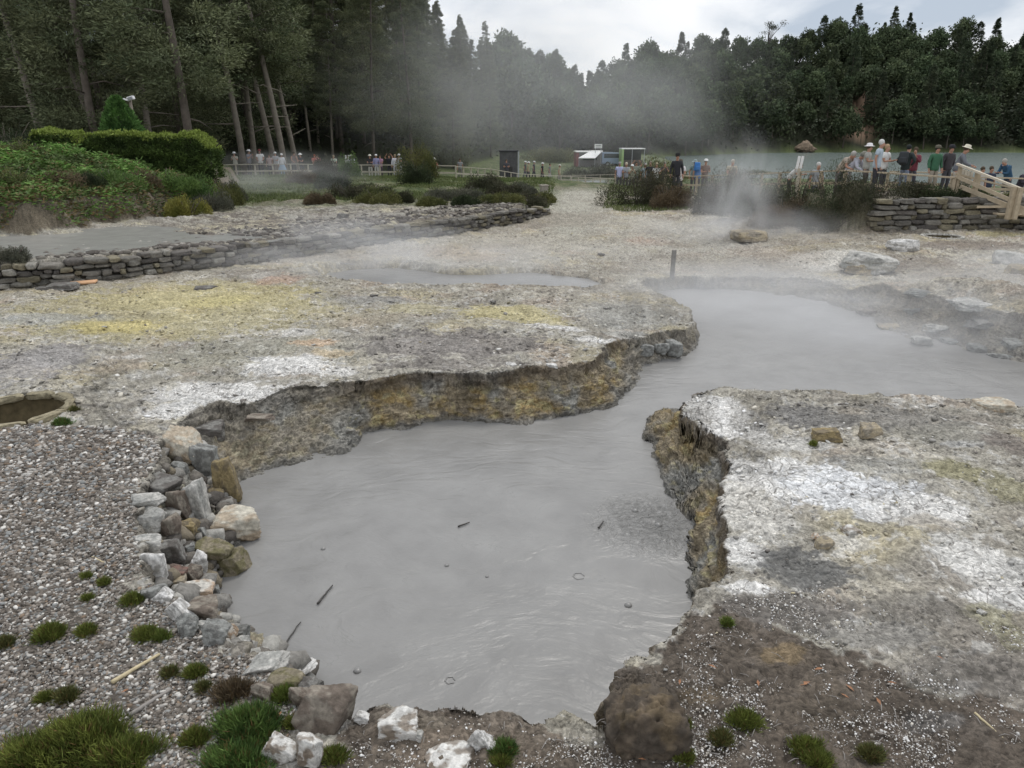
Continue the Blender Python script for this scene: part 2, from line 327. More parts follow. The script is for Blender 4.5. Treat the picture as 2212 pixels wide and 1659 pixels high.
# colour of the ground (its own albedo)
def blob(px, py, rx, ry, c, s=1.0, z=0.0, nz=0.55): return (px, py, rx, ry, c, s, z, nz)
WHT = (.80, .79, .765); YEL = (.56, .50, .27); OCH = (.50, .36, .20); GRY = (.33, .32, .30); DRK = (.15, .13, .115); BRN = (.20, .165, .13); PAL = (.50, .485, .44); BLU = (.42, .435, .44); ORG = (.62, .42, .26); OLV = (.33, .31, .19)
BLOBS = [ # column, row, half-width, half-height in the photograph, turned into ground ellipses
 blob(350,680,420,70,YEL,.55), blob(420,640,300,40,YEL,.5), blob(250,705,110,18,(.60,.52,.24),.85), blob(480,650,90,14,(.6,.54,.28),.6), blob(560,770,260,50,(.42,.41,.34),.6), blob(60,790,120,60,(.36,.345,.34),.8), blob(100,690,160,14,BLU,.6),
 blob(620,790,130,26,WHT,.95), blob(480,850,180,30,WHT,.9), blob(360,890,80,22,WHT,.9), blob(640,715,60,8,WHT,.5), blob(680,740,60,12,ORG,.55), blob(725,762,55,9,(.62,.5,.33),.6), blob(730,800,60,12,WHT,.7),
 blob(980,745,240,40,(.27,.25,.235),.85), blob(960,790,200,14,(.26,.24,.22),.8), blob(1100,665,130,24,YEL,.75), blob(1180,680,70,14,(.58,.52,.3),.6), blob(900,665,100,16,YEL,.4), blob(1230,700,60,10,WHT,.9), blob(1290,730,60,9,WHT,.8), blob(1150,692,50,7,WHT,.6),
 blob(780,690,120,25,(.45,.40,.30),.5), blob(600,605,60,14,(.55,.38,.30),.6), blob(560,595,40,10,(.6,.58,.55),.5), blob(800,640,120,14,(.30,.30,.295),.6), blob(1350,660,110,40,(.40,.40,.38),.6), blob(1350,700,60,14,(.5,.5,.48),.5),
 blob(750,590,120,20,BLU,.5,-.1), blob(1000,545,130,20,(.47,.40,.33),.6,-.1), blob(1150,520,200,30,(.46,.43,.37),.6,-.1), blob(1400,515,60,9,(.50,.33,.25),.5,-.1), blob(1500,550,260,40,(.50,.49,.46),.6,-.2), blob(1330,480,150,20,PAL,.6), blob(1250,415,60,12,PAL,.9,0),
 blob(1780,555,110,16,WHT,.75,-.1), blob(1650,530,80,16,(.48,.42,.36),.5), blob(1990,560,120,14,(.27,.24,.22),.6,0), blob(2100,530,160,12,(.24,.21,.19),.7,0), blob(2150,508,70,5,YEL,.6,0), blob(2090,600,100,25,(.36,.34,.31),.6,-.1), blob(1800,500,80,10,(.45,.41,.3),.5,0),
 # right-hand plateau
 blob(1545,885,85,40,WHT,.97), blob(1590,930,90,28,WHT,.95), blob(1700,960,110,24,(.66,.65,.62),.8), blob(1680,1040,160,62,WHT,.97), blob(1840,1070,180,62,(.80,.81,.82),.97), blob(1990,1110,140,46,WHT,.9), blob(1620,1110,90,80,(.74,.72,.67),.9), blob(1610,1195,60,45,WHT,.95), blob(1620,1275,70,22,WHT,.95),
 blob(2120,1230,110,80,(.74,.73,.70),.92), blob(2160,1300,100,36,WHT,.95), blob(1830,1180,80,30,(.62,.6,.55),.7), blob(1900,1290,120,40,(.55,.51,.42),.6), blob(2010,1140,60,22,(.42,.36,.27),.5), blob(2060,1020,90,26,OLV,.85), blob(2180,1060,60,40,OLV,.7), blob(2150,1360,60,60,(.40,.38,.26),.7),
 blob(1750,900,120,34,(.21,.205,.20),.85), blob(1920,900,170,32,(.25,.24,.22),.8), blob(2080,940,130,30,(.34,.33,.29),.6), blob(2180,960,60,30,(.22,.19,.17),.7), blob(2080,960,50,10,(.62,.62,.61),.6), blob(1900,1010,110,30,(.33,.33,.31),.5), blob(1840,890,50,12,(.45,.4,.33),.5),
 blob(1740,1240,120,60,(.17,.17,.165),.9), blob(1700,1320,170,50,(.19,.175,.16),.85), blob(1960,1330,140,50,(.24,.225,.20),.7), blob(1900,1380,110,50,(.36,.35,.33),.6), blob(2090,1470,150,60,(.19,.175,.16),.6), blob(1690,1420,70,30,(.28,.21,.12),.6), blob(1520,1500,50,24,(.22,.17,.11),.5), blob(2010,1570,90,26,(.19,.19,.19),.5),
 blob(1000,1620,260,80,(.20,.165,.13),.95), blob(900,1560,110,18,(.24,.21,.17),.7), blob(1050,1560,90,25,(.22,.185,.15),.9), blob(860,1600,50,28,WHT,.0)]
def ground_col(x, y, z, A):
    r, az, tm = A['r'], A['az'], A['tm']; N = len(x)
    P3 = np.stack([x, y, z], 1)
    big = n2(x, y, 0.45, 4, 11.0); md = n2(x, y, 2.2, 4, 12.0, .6); fine = n2(x, y, 14.0, 3, 13.0, .6); streak = fbm(np.stack([x * 1.2, y * 5.0, z * 0], 1), 4, .6)
    c = np.tile(np.array([[.40, .378, .325]]), (N, 1))
    def mix(c, col, k): k = np.clip(k, 0, 1)[:, None]; return c * (1 - k) + np.array([col]) * k
    c = mix(c, (.52, .49, .42), sstep(-.1, .5, big)); c = mix(c, (.29, .265, .23), sstep(.05, .5, -big + .3 * md)); c = mix(c, (.50, .44, .28), .6 * sstep(.05, .4, n2(x, y, .6, 3, 31.0)))
    c = mix(c, (.44, .35, .28), .5 * sstep(.15, .5, n2(x, y, .8, 3, 41.0)))
    wv = md * .8 + streak * .5 + fine * .25
    dith = .55 * n2(x, y, 9., 3, 91., .65) + .35 * n2(x, y, 3.1, 3, 92., .6)
    c = mix(c, (.21, .195, .175), .7 * sstep(.12, .26, dith + .4 * big)); c = mix(c, (.60, .59, .56), .6 * sstep(.2, .32, n2(x, y, 6., 4, 95., .65) + .5 * md))
    d_, i_ = pdist(x, y, SOIL); c = mix(c, (.115, .093, .074), np.where(i_, .93 * sstep(.3, .6, sstep(-.05, .3, d_ + .25 * md) + .7 * dith), 0))
    for px, py, rx, ry, col, s, zz, nzk in BLOBS:
        if s <= 0: continue
        cx, cyy = G(px, py, zz); x1, _ = G(px + rx, py, zz); _, y0 = G(px, py + ry, zz); _, y1 = G(px, py - ry, zz)
        ax = abs(x1 - cx); ay = abs(y1 - y0) / 2
        q = ((x - cx) / ax) ** 2 + ((y - (y0 + y1) / 2) / ay) ** 2
        s_ = q < 4.5
        if not s_.any(): continue
        k = sstep(1.30, .30, np.sqrt(q[s_]) + nzk * wv[s_] * .7); k = s * (.25 * k + .75 * sstep(.38, .62, k + dith[s_]))
        cs = c[s_]; k = k[:, None]; c[s_] = cs * (1 - k) + np.array([col]) * k
    # gravel plain on the left
    gx, gy = np.array(G(0, 930)), 0
    d, ins = pdist(x, y, GRAVEL); k = np.where(ins, sstep(0, .6, d + .3 * wv), 0); c = mix(c, (.12, .103, .088), .95 * k)
    # terrace, grass, bank, hills
    far = sstep(27, 33, r + 4 * big) * sstep(1330, 1230, az + 60 * big) * sstep(.02, .3, tm + sstep(40, 50, r)); 
    lt = sstep(340, 500, az)
    c = mix(c, (.36, .355, .33), .6 * tm * (1 - far)); c = mix(c, (.52, .48, .33), .6 * tm * (1 - far) * sstep(.0, .4, big + .5 * streak) * sstep(18, 22, r)); c = mix(c, (.17, .15, .13), .88 * tm * (1 - far) * sstep(-.12, .16, -streak + .5 * md + .4 * big) * sstep(150, 420, az)); 
    gr = np.stack([.085 + .05 * md, .115 + .05 * md, .045 + .02 * md], 1)
    dry = np.array([.22, .21, .13]); gr = gr * (1 - (.5 * sstep(-.1, .4, streak))[:, None]) + dry * (.5 * sstep(-.1, .4, streak))[:, None]
    k = far[:, None]; c = c * (1 - k) + gr * k
    k = sstep(36, 44, r + 3 * big)[:, None]; c = c * (1 - k) + gr * k
    pth = np.exp(-(((az - 1250 - (r - 33) * 1.2) / 55) ** 2)) * sstep(42, 36, r); c = mix(c, (.45, .44, .39), 1.4 * pth * sstep(20, 28, r))
    # asphalt path beyond the middle fence, packed earth on the right walkway
    k = sstep(52, 55, y) * sstep(92, 86, y) * sstep(1080, 1130, az) * sstep(1330, 1290, az); c = mix(c, (.33, .34, .35), .9 * k)
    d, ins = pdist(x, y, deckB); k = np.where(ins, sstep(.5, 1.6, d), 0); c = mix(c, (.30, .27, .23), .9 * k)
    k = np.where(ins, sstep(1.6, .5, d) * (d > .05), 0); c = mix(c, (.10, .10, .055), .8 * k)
    c = mix(c, (.10, .085, .06), .9 * A['bank']); c = mix(c, (.22, .19, .145), .8 * A['bank'] * sstep(1.3, .9, z + .5 * md))
    # wood floor on hills
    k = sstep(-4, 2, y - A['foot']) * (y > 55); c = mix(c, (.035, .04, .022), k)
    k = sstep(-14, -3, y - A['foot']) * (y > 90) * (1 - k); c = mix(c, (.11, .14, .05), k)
    scar = np.exp(-(((az - 1840) / 38) ** 2)) * sstep(268, 272, y) * sstep(318, 290, y); c = mix(c, (.28, .19, .13), 1.5 * scar * sstep(-.5, .2, md + .2))
    # the cut faces round the mud
    wl = A['wall']; t = A['t']; hz = (z - ZW) / .62
    wc = np.tile(np.array([[.31, .26, .18]]), (N, 1)); nn = fbm(P3 * np.array([2.2, 2.2, 3.0]), 4, .6); n5 = fbm(P3 * np.array([7, 7, 12.0]) + 5, 3, .6)
    wc = mix(wc, (.36, .27, .13), sstep(-.05, .35, nn + .3 * n5)); wc = mix(wc, (.30, .295, .27), sstep(.0, .4, fbm(P3 * 1.4 + 9, 3))); wc = mix(wc, (.42, .38, .22), .7 * sstep(.2, .5, n5 + .5 * nn))
    wc = mix(wc, (.15, .125, .10), .75 * sstep(.66, .84, hz + .18 * nn + .1 * n5)); wc = mix(wc, (.12, .10, .08), .6 * sstep(.25, .5, -n5)); wc = mix(wc, (.22, .215, .20), .85 * sstep(.16, .03, hz + .06 * n5))
    lft = sstep(760, 640, az); wc = mix(wc, (.30, .29, .26), .55 * lft); rt = sstep(9.8, 11, r) * sstep(1330, 1400, az); wc = mix(wc, (.30, .285, .255), .75 * rt)
    k = wl[:, None]; k = np.where(t[:, None] > 0, k, k * .0); c = c * (1 - k) + wc * k
    c = mix(c, (.30, .295, .285), A['pool'])
    br = 1 + .42 * fine + .25 * md + .30 * streak * sstep(60, 20, r); br = np.where(A['pool'] > 0, 1, br)
    fr = sstep(12, 18, r) * (1 - A['pool']) * sstep(60, 40, r); c = mix(c, (.27, .235, .195), .42 * fr * sstep(.0, .3, n2(x, y, .28, 4, 81.) + .25 * streak)); c = c * (1 - fr[:, None] * np.array([[.04, .06, .10]]))
    c = c * (.90 * np.clip(br, .4, 1.6))[:, None]
    return np.clip(c, .01, .85)
SOIL = gp([(760,1500),(850,1490),(1000,1480),(1150,1530),(1280,1540),(1290,1470),(1340,1420),(1440,1360),(1500,1290),(1600,1275),(1720,1340),(1850,1400),(1980,1450),(2150,1520),(2400,1620),(2600,2200),(500,2200),(600,1659)])
GRAVEL = gp([(-400,900),(-50,900),(120,925),(250,925),(340,945),(350,980),(300,1060),(290,1120),(300,1200),(330,1260),(440,1340),(540,1420),(640,1480),(640,1560),(560,1700),(500,2300),(-900,2300),(-900,1000)])
def ground_mesh():
    rs = [1.0]
    while rs[-1] < 900:
        r = rs[-1]; rs.append(r + (max(.024, r * .01) if r < 3 else .0215 if r < 12.8 else max(.0215, min(r * r / 7000, r * .022))))
    rs = np.array(rs)
    th = np.concatenate([np.linspace(-1.35, -.74, 60, endpoint=False), np.arange(-.74, .74, .00125), np.linspace(.74, 1.35, 61)])
    # rows of the grid are drawn together where the ground drops steeply
    tc_ = np.linspace(-.74, .74, 300); rc = np.arange(2.4, 19.0, .03); RC, TC = np.meshgrid(rc, tc_, indexing='ij'); xs, ys = (RC * np.sin(TC)).ravel(), (RC * np.cos(TC)).ravel()
    dr, ir = pdist(xs, ys, rimW[::1]); dw, iw = pdist(xs, ys, watW); wd = (np.where(ir & ~iw, 1.0, np.where(ir, 0, np.exp(-dr / .08)))).reshape(RC.shape)
    for _ in range(3): wd = (wd + np.roll(wd, 1, 1) + np.roll(wd, -1, 1)) / 3; wd = (wd + np.roll(wd, 1, 0) + np.roll(wd, -1, 0)) / 3
    mud = np.where(iw, .55, 0).reshape(RC.shape)
    for _ in range(12): wd = (wd + np.roll(wd, 1, 1) + np.roll(wd, -1, 1)) / 3; mud = (mud + np.roll(mud, 1, 1) + np.roll(mud, -1, 1)) / 3
    i0 = np.searchsorted(rs, 2.4); i1 = np.searchsorted(rs, 18.9); base_d = 1 / np.interp(rc, rs[:-1], np.diff(rs)); Wc = base_d[:, None] * (1 - mud + 4.0 * wd); cum = np.concatenate([np.zeros((1, 300)), np.cumsum((Wc[1:] + Wc[:-1]) / 2 * .03, 0)]); rows = int(i1 - i0 + 330)
    ridx = np.linspace(0, 1, rows); Rw = np.stack([np.interp(ridx * cum[-1, k], cum[:, k], rc) for k in range(300)], 1)
    Rw = np.stack([np.interp(th, tc_, Rw[i]) for i in range(rows)])
    out = rs[(rs < 2.39)]; far_ = rs[rs > rc[-1] + .02]; Rg = np.concatenate([np.repeat(out[:, None], len(th), 1), Rw, np.repeat(far_[:, None], len(th), 1)]); T = np.repeat(th[None], Rg.shape[0], 0); n, m = Rg.shape
    x = (Rg * np.sin(T)).ravel(); y = (Rg * np.cos(T)).ravel()
    z, A = ground(x, y, True)
    P = np.stack([x, y, z], 1).reshape(n, m, 3)
    du = np.gradient(P, axis=0); dv = np.gradient(P, axis=1); N = np.cross(dv, du).reshape(-1, 3); N /= np.linalg.norm(N, axis=1)[:, None] + 1e-9
    P = P.reshape(-1, 3); near = A['r'] < 40; wl = np.clip(A['wall'], 0, 1)
    q = P[near]; rr = A['r'][near]
    lay = fbm(q * np.array([3, 3, 14.0]), 3, .6); lump = fbm(q * 3.2 + 3, 4, .55); tiny = fbm(q * 17 + 8, 3, .6)
    sc = np.clip(rr / 8, 1, 3)
    vt = fbm(q * 38 + 4, 2, .6)
    stp = fbm(q * np.array([1.5, 1.5, 0]) + 21, 4, .6) * 7; stp = np.floor(stp) + sstep(.40, .56, stp - np.floor(stp)); st2 = fbm(q * np.array([5., 5., 0]) + 41, 3, .6) * 5; st2 = np.floor(st2) + sstep(.35, .6, st2 - np.floor(st2))
    _, gi_ = pdist(q[:, 0], q[:, 1], GRAVEL); gk = np.where(gi_, .15, 1.0)
    d = wl[near] * (.085 * lump + .055 * lay + .035 * tiny + .012 * vt) + (1 - wl[near]) * (.020 * lump * sc + .012 * tiny * sc + gk * (.011 * stp + .005 * st2))
    fadew = np.where((A['pool'][near] > 0), 0, 1.0)
    P[near] += N[near] * (d * fadew)[:, None]
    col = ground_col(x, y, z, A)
    i = np.arange(n - 1)[:, None] * m + np.arange(m - 1)[None]; F = np.stack([i, i + 1, i + 1 + m, i + m], -1).reshape(-1, 4)
    crust = sstep(.42, .6, col.mean(1)) * (A['r'] < 30) * (1 - wl)
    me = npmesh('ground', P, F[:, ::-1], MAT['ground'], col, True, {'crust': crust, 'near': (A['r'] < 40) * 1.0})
    o = link('ground', me); tag(o, kind='structure'); return o
def make_ground_mat():
    m, t, b = new_mat('ground'); l = t.links.new
    at = nd(t, 'ShaderNodeAttribute', attribute_name='col'); ck = nd(t, 'ShaderNodeAttribute', attribute_name='crust'); nr = nd(t, 'ShaderNodeAttribute', attribute_name='near'); co = nd(t, 'ShaderNodeTexCoord')
    a = nd(t, 'ShaderNodeTexNoise', Scale=38.0, Detail=8.0, Roughness=.7); l(co.outputs['Object'], a.inputs['Vector'])
    mr = nd(t, 'ShaderNodeMapRange'); l(a.outputs[0], mr.inputs[0]); mr.inputs[1].default_value = .3; mr.inputs[2].default_value = .7; mr.inputs[3].default_value = .62; mr.inputs[4].default_value = 1.38
    mm = nd(t, 'ShaderNodeMix', data_type='RGBA', blend_type='MULTIPLY'); mm.inputs[0].default_value = 1; l(at.outputs['Color'], mm.inputs[6]); l(mr.outputs[0], mm.inputs[7])
    # shrinkage cracks of the white crust
    nz = nd(t, 'ShaderNodeTexNoise', Scale=3.0, Detail=4.0); l(co.outputs['Object'], nz.inputs['Vector'])
    vm = nd(t, 'ShaderNodeVectorMath', operation='MULTIPLY_ADD'); l(nz.outputs['Color'], vm.inputs[0]); vm.inputs[1].default_value = (.35, .35, .35); l(co.outputs['Object'], vm.inputs[2])
    vo = nd(t, 'ShaderNodeTexVoronoi', feature='DISTANCE_TO_EDGE', Scale=6.5); l(vm.outputs[0], vo.inputs['Vector'])
    m2 = nd(t, 'ShaderNodeMapRange'); l(vo.outputs['Distance'], m2.inputs[0]); m2.inputs[1].default_value = 0; m2.inputs[2].default_value = .055; m2.inputs[3].default_value = .8; m2.inputs[4].default_value = 0.0
    nb = nd(t, 'ShaderNodeTexNoise', Scale=1.7, Detail=3.0); l(co.outputs['Object'], nb.inputs['Vector'])
    m5 = nd(t, 'ShaderNodeMapRange'); l(nb.outputs[0], m5.inputs[0]); m5.inputs[1].default_value = .38; m5.inputs[2].default_value = .52
    m6 = nd(t, 'ShaderNodeMath', operation='MULTIPLY'); l(m2.outputs[0], m6.inputs[0]); l(m5.outputs[0], m6.inputs[1])
    m3 = nd(t, 'ShaderNodeMath', operation='MULTIPLY'); l(m6.outputs[0], m3.inputs[0]); l(ck.outputs['Fac'], m3.inputs[1])
    dk = nd(t, 'ShaderNodeMix', data_type='RGBA'); l(m3.outputs[0], dk.inputs[0]); l(mm.outputs[2], dk.inputs[6]); dk.inputs[7].default_value = (.12, .105, .09, 1)
    # granular fragments
    v2 = nd(t, 'ShaderNodeTexVoronoi', Scale=34.0); l(vm.outputs[0], v2.inputs['Vector'])
    s2 = nd(t, 'ShaderNodeSeparateColor'); l(v2.outputs['Color'], s2.inputs[0])
    m4 = nd(t, 'ShaderNodeMapRange'); l(s2.outputs[0], m4.inputs[0]); m4.inputs[3].default_value = .72; m4.inputs[4].default_value = 1.25
    m7 = nd(t, 'ShaderNodeMix', data_type='FLOAT'); l(nr.outputs['Fac'], m7.inputs[0]); m7.inputs[2].default_value = 1.0; l(m4.outputs[0], m7.inputs[3])
    fin = nd(t, 'ShaderNodeMix', data_type='RGBA', blend_type='MULTIPLY'); fin.inputs[0].default_value = 1; l(dk.outputs[2], fin.inputs[6]); l(m7.outputs[0], fin.inputs[7])
    l(fin.outputs[2], b.inputs['Base Color']); b.inputs['Roughness'].default_value = .92; b.inputs['Specular IOR Level'].default_value = .25
    hm = nd(t, 'ShaderNodeMath', operation='MULTIPLY_ADD'); l(v2.outputs['Distance'], hm.inputs[0]); hm.inputs[1].default_value = -.9; l(a.outputs[0], hm.inputs[2])
    bp = nd(t, 'ShaderNodeBump', Strength=.75, Distance=.02); l(hm.outputs[0], bp.inputs['Height']); l(bp.outputs[0], b.inputs['Normal'])
    return m
def make_mud(name, rgb, rough, s=1.0, boil=None):
    m, t, b = new_mat(name); l = t.links.new; co = nd(t, 'ShaderNodeTexCoord')
    mp = nd(t, 'ShaderNodeMapping'); mp.inputs['Scale'].default_value = (1.0, 1.7, 1); mp.inputs['Rotation'].default_value = (0, 0, .35); sw = nd(t, 'ShaderNodeTexNoise', Scale=.55 * s, Detail=2.0); l(co.outputs['Object'], sw.inputs['Vector']); sm = nd(t, 'ShaderNodeVectorMath', operation='MULTIPLY_ADD'); l(sw.outputs['Color'], sm.inputs[0]); sm.inputs[1].default_value = (1.3 / s, 1.3 / s, 0); l(co.outputs['Object'], sm.inputs[2]); l(sm.outputs[0], mp.inputs[0])
    a = nd(t, 'ShaderNodeTexNoise', Scale=3.0 * s, Detail=4.0, Roughness=.45, Distortion=.6); l(mp.outputs[0], a.inputs['Vector'])
    c = nd(t, 'ShaderNodeTexNoise', Scale=16.0 * s, Detail=4.0, Roughness=.6, Distortion=.5); l(mp.outputs[0], c.inputs['Vector'])
    h = nd(t, 'ShaderNodeMath', operation='MULTIPLY_ADD'); l(c.outputs[0], h.inputs[0]); h.inputs[1].default_value = .16; l(a.outputs[0], h.inputs[2])
    hh = h.outputs[0]
    # thin scum lines
    vn = nd(t, 'ShaderNodeTexNoise', Scale=1.1 * s, Detail=7.0, Roughness=.62, Distortion=1.8); l(mp.outputs[0], vn.inputs['Vector'])
    ab = nd(t, 'ShaderNodeMath', operation='SUBTRACT'); l(vn.outputs[0], ab.inputs[0]); ab.inputs[1].default_value = .5
    ab2 = nd(t, 'ShaderNodeMath', operation='ABSOLUTE'); l(ab.outputs[0], ab2.inputs[0])
    ln = nd(t, 'ShaderNodeMapRange'); l(ab2.outputs[0], ln.inputs[0]); ln.inputs[1].default_value = 0; ln.inputs[2].default_value = .009; ln.inputs[3].default_value = 1; ln.inputs[4].default_value = 0
    pm = nd(t, 'ShaderNodeTexNoise', Scale=2.3 * s, Detail=3.0); l(co.outputs['Object'], pm.inputs['Vector'])
    pr = nd(t, 'ShaderNodeMapRange'); l(pm.outputs[0], pr.inputs[0]); pr.inputs[1].default_value = .54; pr.inputs[2].default_value = .64
    lm = nd(t, 'ShaderNodeMath', operation='MULTIPLY'); l(ln.outputs[0], lm.inputs[0]); l(pr.outputs[0], lm.inputs[1])
    lm2 = nd(t, 'ShaderNodeMath', operation='MULTIPLY'); l(lm.outputs[0], lm2.inputs[0]); lm2.inputs[1].default_value = .5
    mr = nd(t, 'ShaderNodeMapRange'); l(pm.outputs[0], mr.inputs[0]); mr.inputs[1].default_value = .3; mr.inputs[2].default_value = .7; mr.inputs[3].default_value = .88; mr.inputs[4].default_value = 1.1
    bc = nd(t, 'ShaderNodeMix', data_type='RGBA', blend_type='MULTIPLY'); bc.inputs[0].default_value = 1; bc.inputs[6].default_value = (*rgb, 1); l(mr.outputs[0], bc.inputs[7])
    dk = nd(t, 'ShaderNodeMix', data_type='RGBA'); l(lm2.outputs[0], dk.inputs[0]); l(bc.outputs[2], dk.inputs[6]); dk.inputs[7].default_value = (.16, .165, .155, 1)
    l(dk.outputs[2], b.inputs['Base Color']); b.inputs['Roughness'].default_value = rough; b.inputs['Specular IOR Level'].default_value = .6; b.inputs['IOR'].default_value = 1.4
    if boil:
        for (bx, by, br) in boil:
            ds = nd(t, 'ShaderNodeVectorMath', operation='DISTANCE'); l(co.outputs['Object'], ds.inputs[0]); ds.inputs[1].default_value = (bx, by, ZW)
            wv = nd(t, 'ShaderNodeTexNoise', Scale=11.0, Detail=3.0, Distortion=2.5); l(co.outputs['Object'], wv.inputs['Vector'])
            ma = nd(t, 'ShaderNodeMapRange'); l(ds.outputs['Value'], ma.inputs[0]); ma.inputs[1].default_value = br * .3; ma.inputs[2].default_value = br; ma.inputs[3].default_value = 1; ma.inputs[4].default_value = 0
            mu = nd(t, 'ShaderNodeMath', operation='MULTIPLY'); l(ma.outputs[0], mu.inputs[0]); l(wv.outputs[0], mu.inputs[1])
            ad = nd(t, 'ShaderNodeMath', operation='MULTIPLY_ADD'); l(mu.outputs[0], ad.inputs[0]); ad.inputs[1].default_value = 2.6; l(hh, ad.inputs[2]); hh = ad.outputs[0]
    bp = nd(t, 'ShaderNodeBump', Strength=1.0, Distance=.02); l(hh, bp.inputs['Height']); l(bp.outputs[0], b.inputs['Normal'])
    return m
MAT = {}
MAT['ground'] = make_ground_mat()
bx_, by_ = G(1410, 1130, ZW)
MAT['mud'] = make_mud('grey_mud', (.255, .252, .245), .32, 1.0, [(bx_, by_, .75)])
MAT['mudfar'] = make_mud('thin_mud', (.30, .30, .28), .25, 1.0)
MAT['lake'] = make_mud('lake', (.15, .19, .175), .22, .12)
ground_mesh()
def sheet(name, poly, z, mat, kind='structure', sub=0):
    bm = bmesh.new(); vs_ = [bm.verts.new((x, y, z)) for x, y in poly]; f = bm.faces.new(vs_); f.normal_update()
    if f.normal.z < 0: bmesh.ops.reverse_faces(bm, faces=[f])
    bmesh.ops.triangulate(bm, faces=bm.faces[:]); me = bpy.data.meshes.new(name); bm.to_mesh(me); bm.free(); me.materials.append(mat)
    o = link(name, me); tag(o, kind=kind); return o
def grow(poly, d):
    P = np.array(poly); c = P.mean(0); out = []
    for i in range(len(P)):
        t = P[(i + 1) % len(P)] - P[i - 1]; n = np.array([t[1], -t[0]]); n /= np.linalg.norm(n) + 1e-9; out.append(P[i] + n * d)
    A = 0.5 * sum(P[i - 1][0] * P[i][1] - P[i][0] * P[i - 1][1] for i in range(len(P)))
    if A < 0: return [tuple(2 * P[i] - out[i]) for i in range(len(P))]
    return [tuple(q) for q in out]
sheet('mud_pool_water', [(-6, 2.9), (26, 2.9), (26, 20.5), (-6, 20.5)], ZW, MAT['mud'])
sheet('mid_pool_water', grow(midRim, .05), -.29, MAT['mud'])
sheet('back_pool_water', grow(farRim, .3), .385, MAT['mudfar'])
sheet('lake', [(15, 80), (60, 80), (300, 120), (500, 300), (300, 320), (40, 300), (20, 200)], -3.2, MAT['lake'])
# ================================================================== ROCKS, PEBBLES, WALLS
_TS = np.concatenate([np.linspace(1.5, 30, 1500), np.linspace(30, 120, 900)[1:], np.linspace(120, 500, 600)[1:]])
_RC = {}
def hit(px, py):
    """where the photographer's line of sight at (px, py) meets the ground"""
    d = ray(px, py); tt = _TS / d[1]; x = d[0] * tt; z = CAMZ + d[2] * tt
    below = np.nonzero(z <= ground(x, _TS))[0]
    k = below[0] if len(below) else len(_TS) - 1
    return np.array([x[k], _TS[k], z[k]])
def ico(sub):
    bm = bmesh.new(); bmesh.ops.create_icosphere(bm, subdivisions=sub, radius=1); bm.verts.index_update()
    V = np.array([v.co[:] for v in bm.verts]); F = np.array([[v.index for v in f.verts] for f in bm.faces]); bm.free(); return V, F
ICO = {k: ico(k) for k in (1, 2, 3, 4, 5)}
def rock_shape(seed, sub=4, planes=12, rough=.06, sharp=.5):
    rg = np.random.default_rng(seed); V, F = ICO[sub]
    ax = np.concatenate([np.eye(3), -np.eye(3)]) + rg.normal(size=(6, 3)) * .22; n = np.concatenate([ax, rg.normal(size=(max(planes - 5, 2), 3))]); n /= np.linalg.norm(n, axis=1)[:, None]; d = np.concatenate([rg.uniform(.55, .8, 6), rg.uniform(.62, .95, len(n) - 6)])
    c = V @ n.T; r = np.min(np.where(c > .05, d / np.maximum(c, .05), 9), 1); r = np.minimum(r, 1.15)
    r = sharp * r + (1 - sharp) * .92
    P = V * r[:, None]; o = rg.uniform(0, 50, 3)
    P = P * (1 + rough * fbm(P * 2.3 + o, 4, .6) + rough * .5 * fbm(P * 9 + o, 2))[:, None]
    return P, F
ROCKM = vcol('rock', .88, .3)
def _rockbump():
    t = ROCKM.node_tree; b = t.nodes['Principled BSDF']; l = t.links.new; co = nd(t, 'ShaderNodeTexCoord'); a = nd(t, 'ShaderNodeTexNoise', Scale=22.0, Detail=8.0, Roughness=.7); l(co.outputs['Object'], a.inputs['Vector'])
    mr = nd(t, 'ShaderNodeMapRange'); l(a.outputs[0], mr.inputs[0]); mr.inputs[1].default_value = .3; mr.inputs[2].default_value = .7; mr.inputs[3].default_value = .6; mr.inputs[4].default_value = 1.35
    old = b.inputs['Base Color'].links[0].from_socket; mm = nd(t, 'ShaderNodeMix', data_type='RGBA', blend_type='MULTIPLY'); mm.inputs[0].default_value = 1; l(old, mm.inputs[6]); l(mr.outputs[0], mm.inputs[7]); l(mm.outputs[2], b.inputs['Base Color'])
    bp = nd(t, 'ShaderNodeBump', Strength=.8, Distance=.02); l(a.outputs[0], bp.inputs['Height']); l(bp.outputs[0], b.inputs['Normal'])
_rockbump()
C_ = dict(pale=((.50, .49, .46), (.34, .34, .32)), white=((.72, .71, .69), (.42, .41, .39)), grey=((.30, .305, .29), (.19, .19, .18)), dark=((.13, .12, .11), (.22, .215, .20)), brown=((.17, .14, .115), (.27, .24, .2)), ochre=((.30, .24, .13), (.20, .165, .11)),
  cream=((.56, .53, .45), (.42, .34, .25)), olive=((.17, .155, .085), (.24, .21, .15)), tan=((.40, .34, .24), (.28, .25, .2)), red=((.22, .14, .115), (.17, .13, .11)), whitebrown=((.68, .67, .64), (.22, .18, .14)), nose=((.12, .095, .07), (.085, .07, .055)), rust=((.60, .58, .53), (.45, .33, .23)))
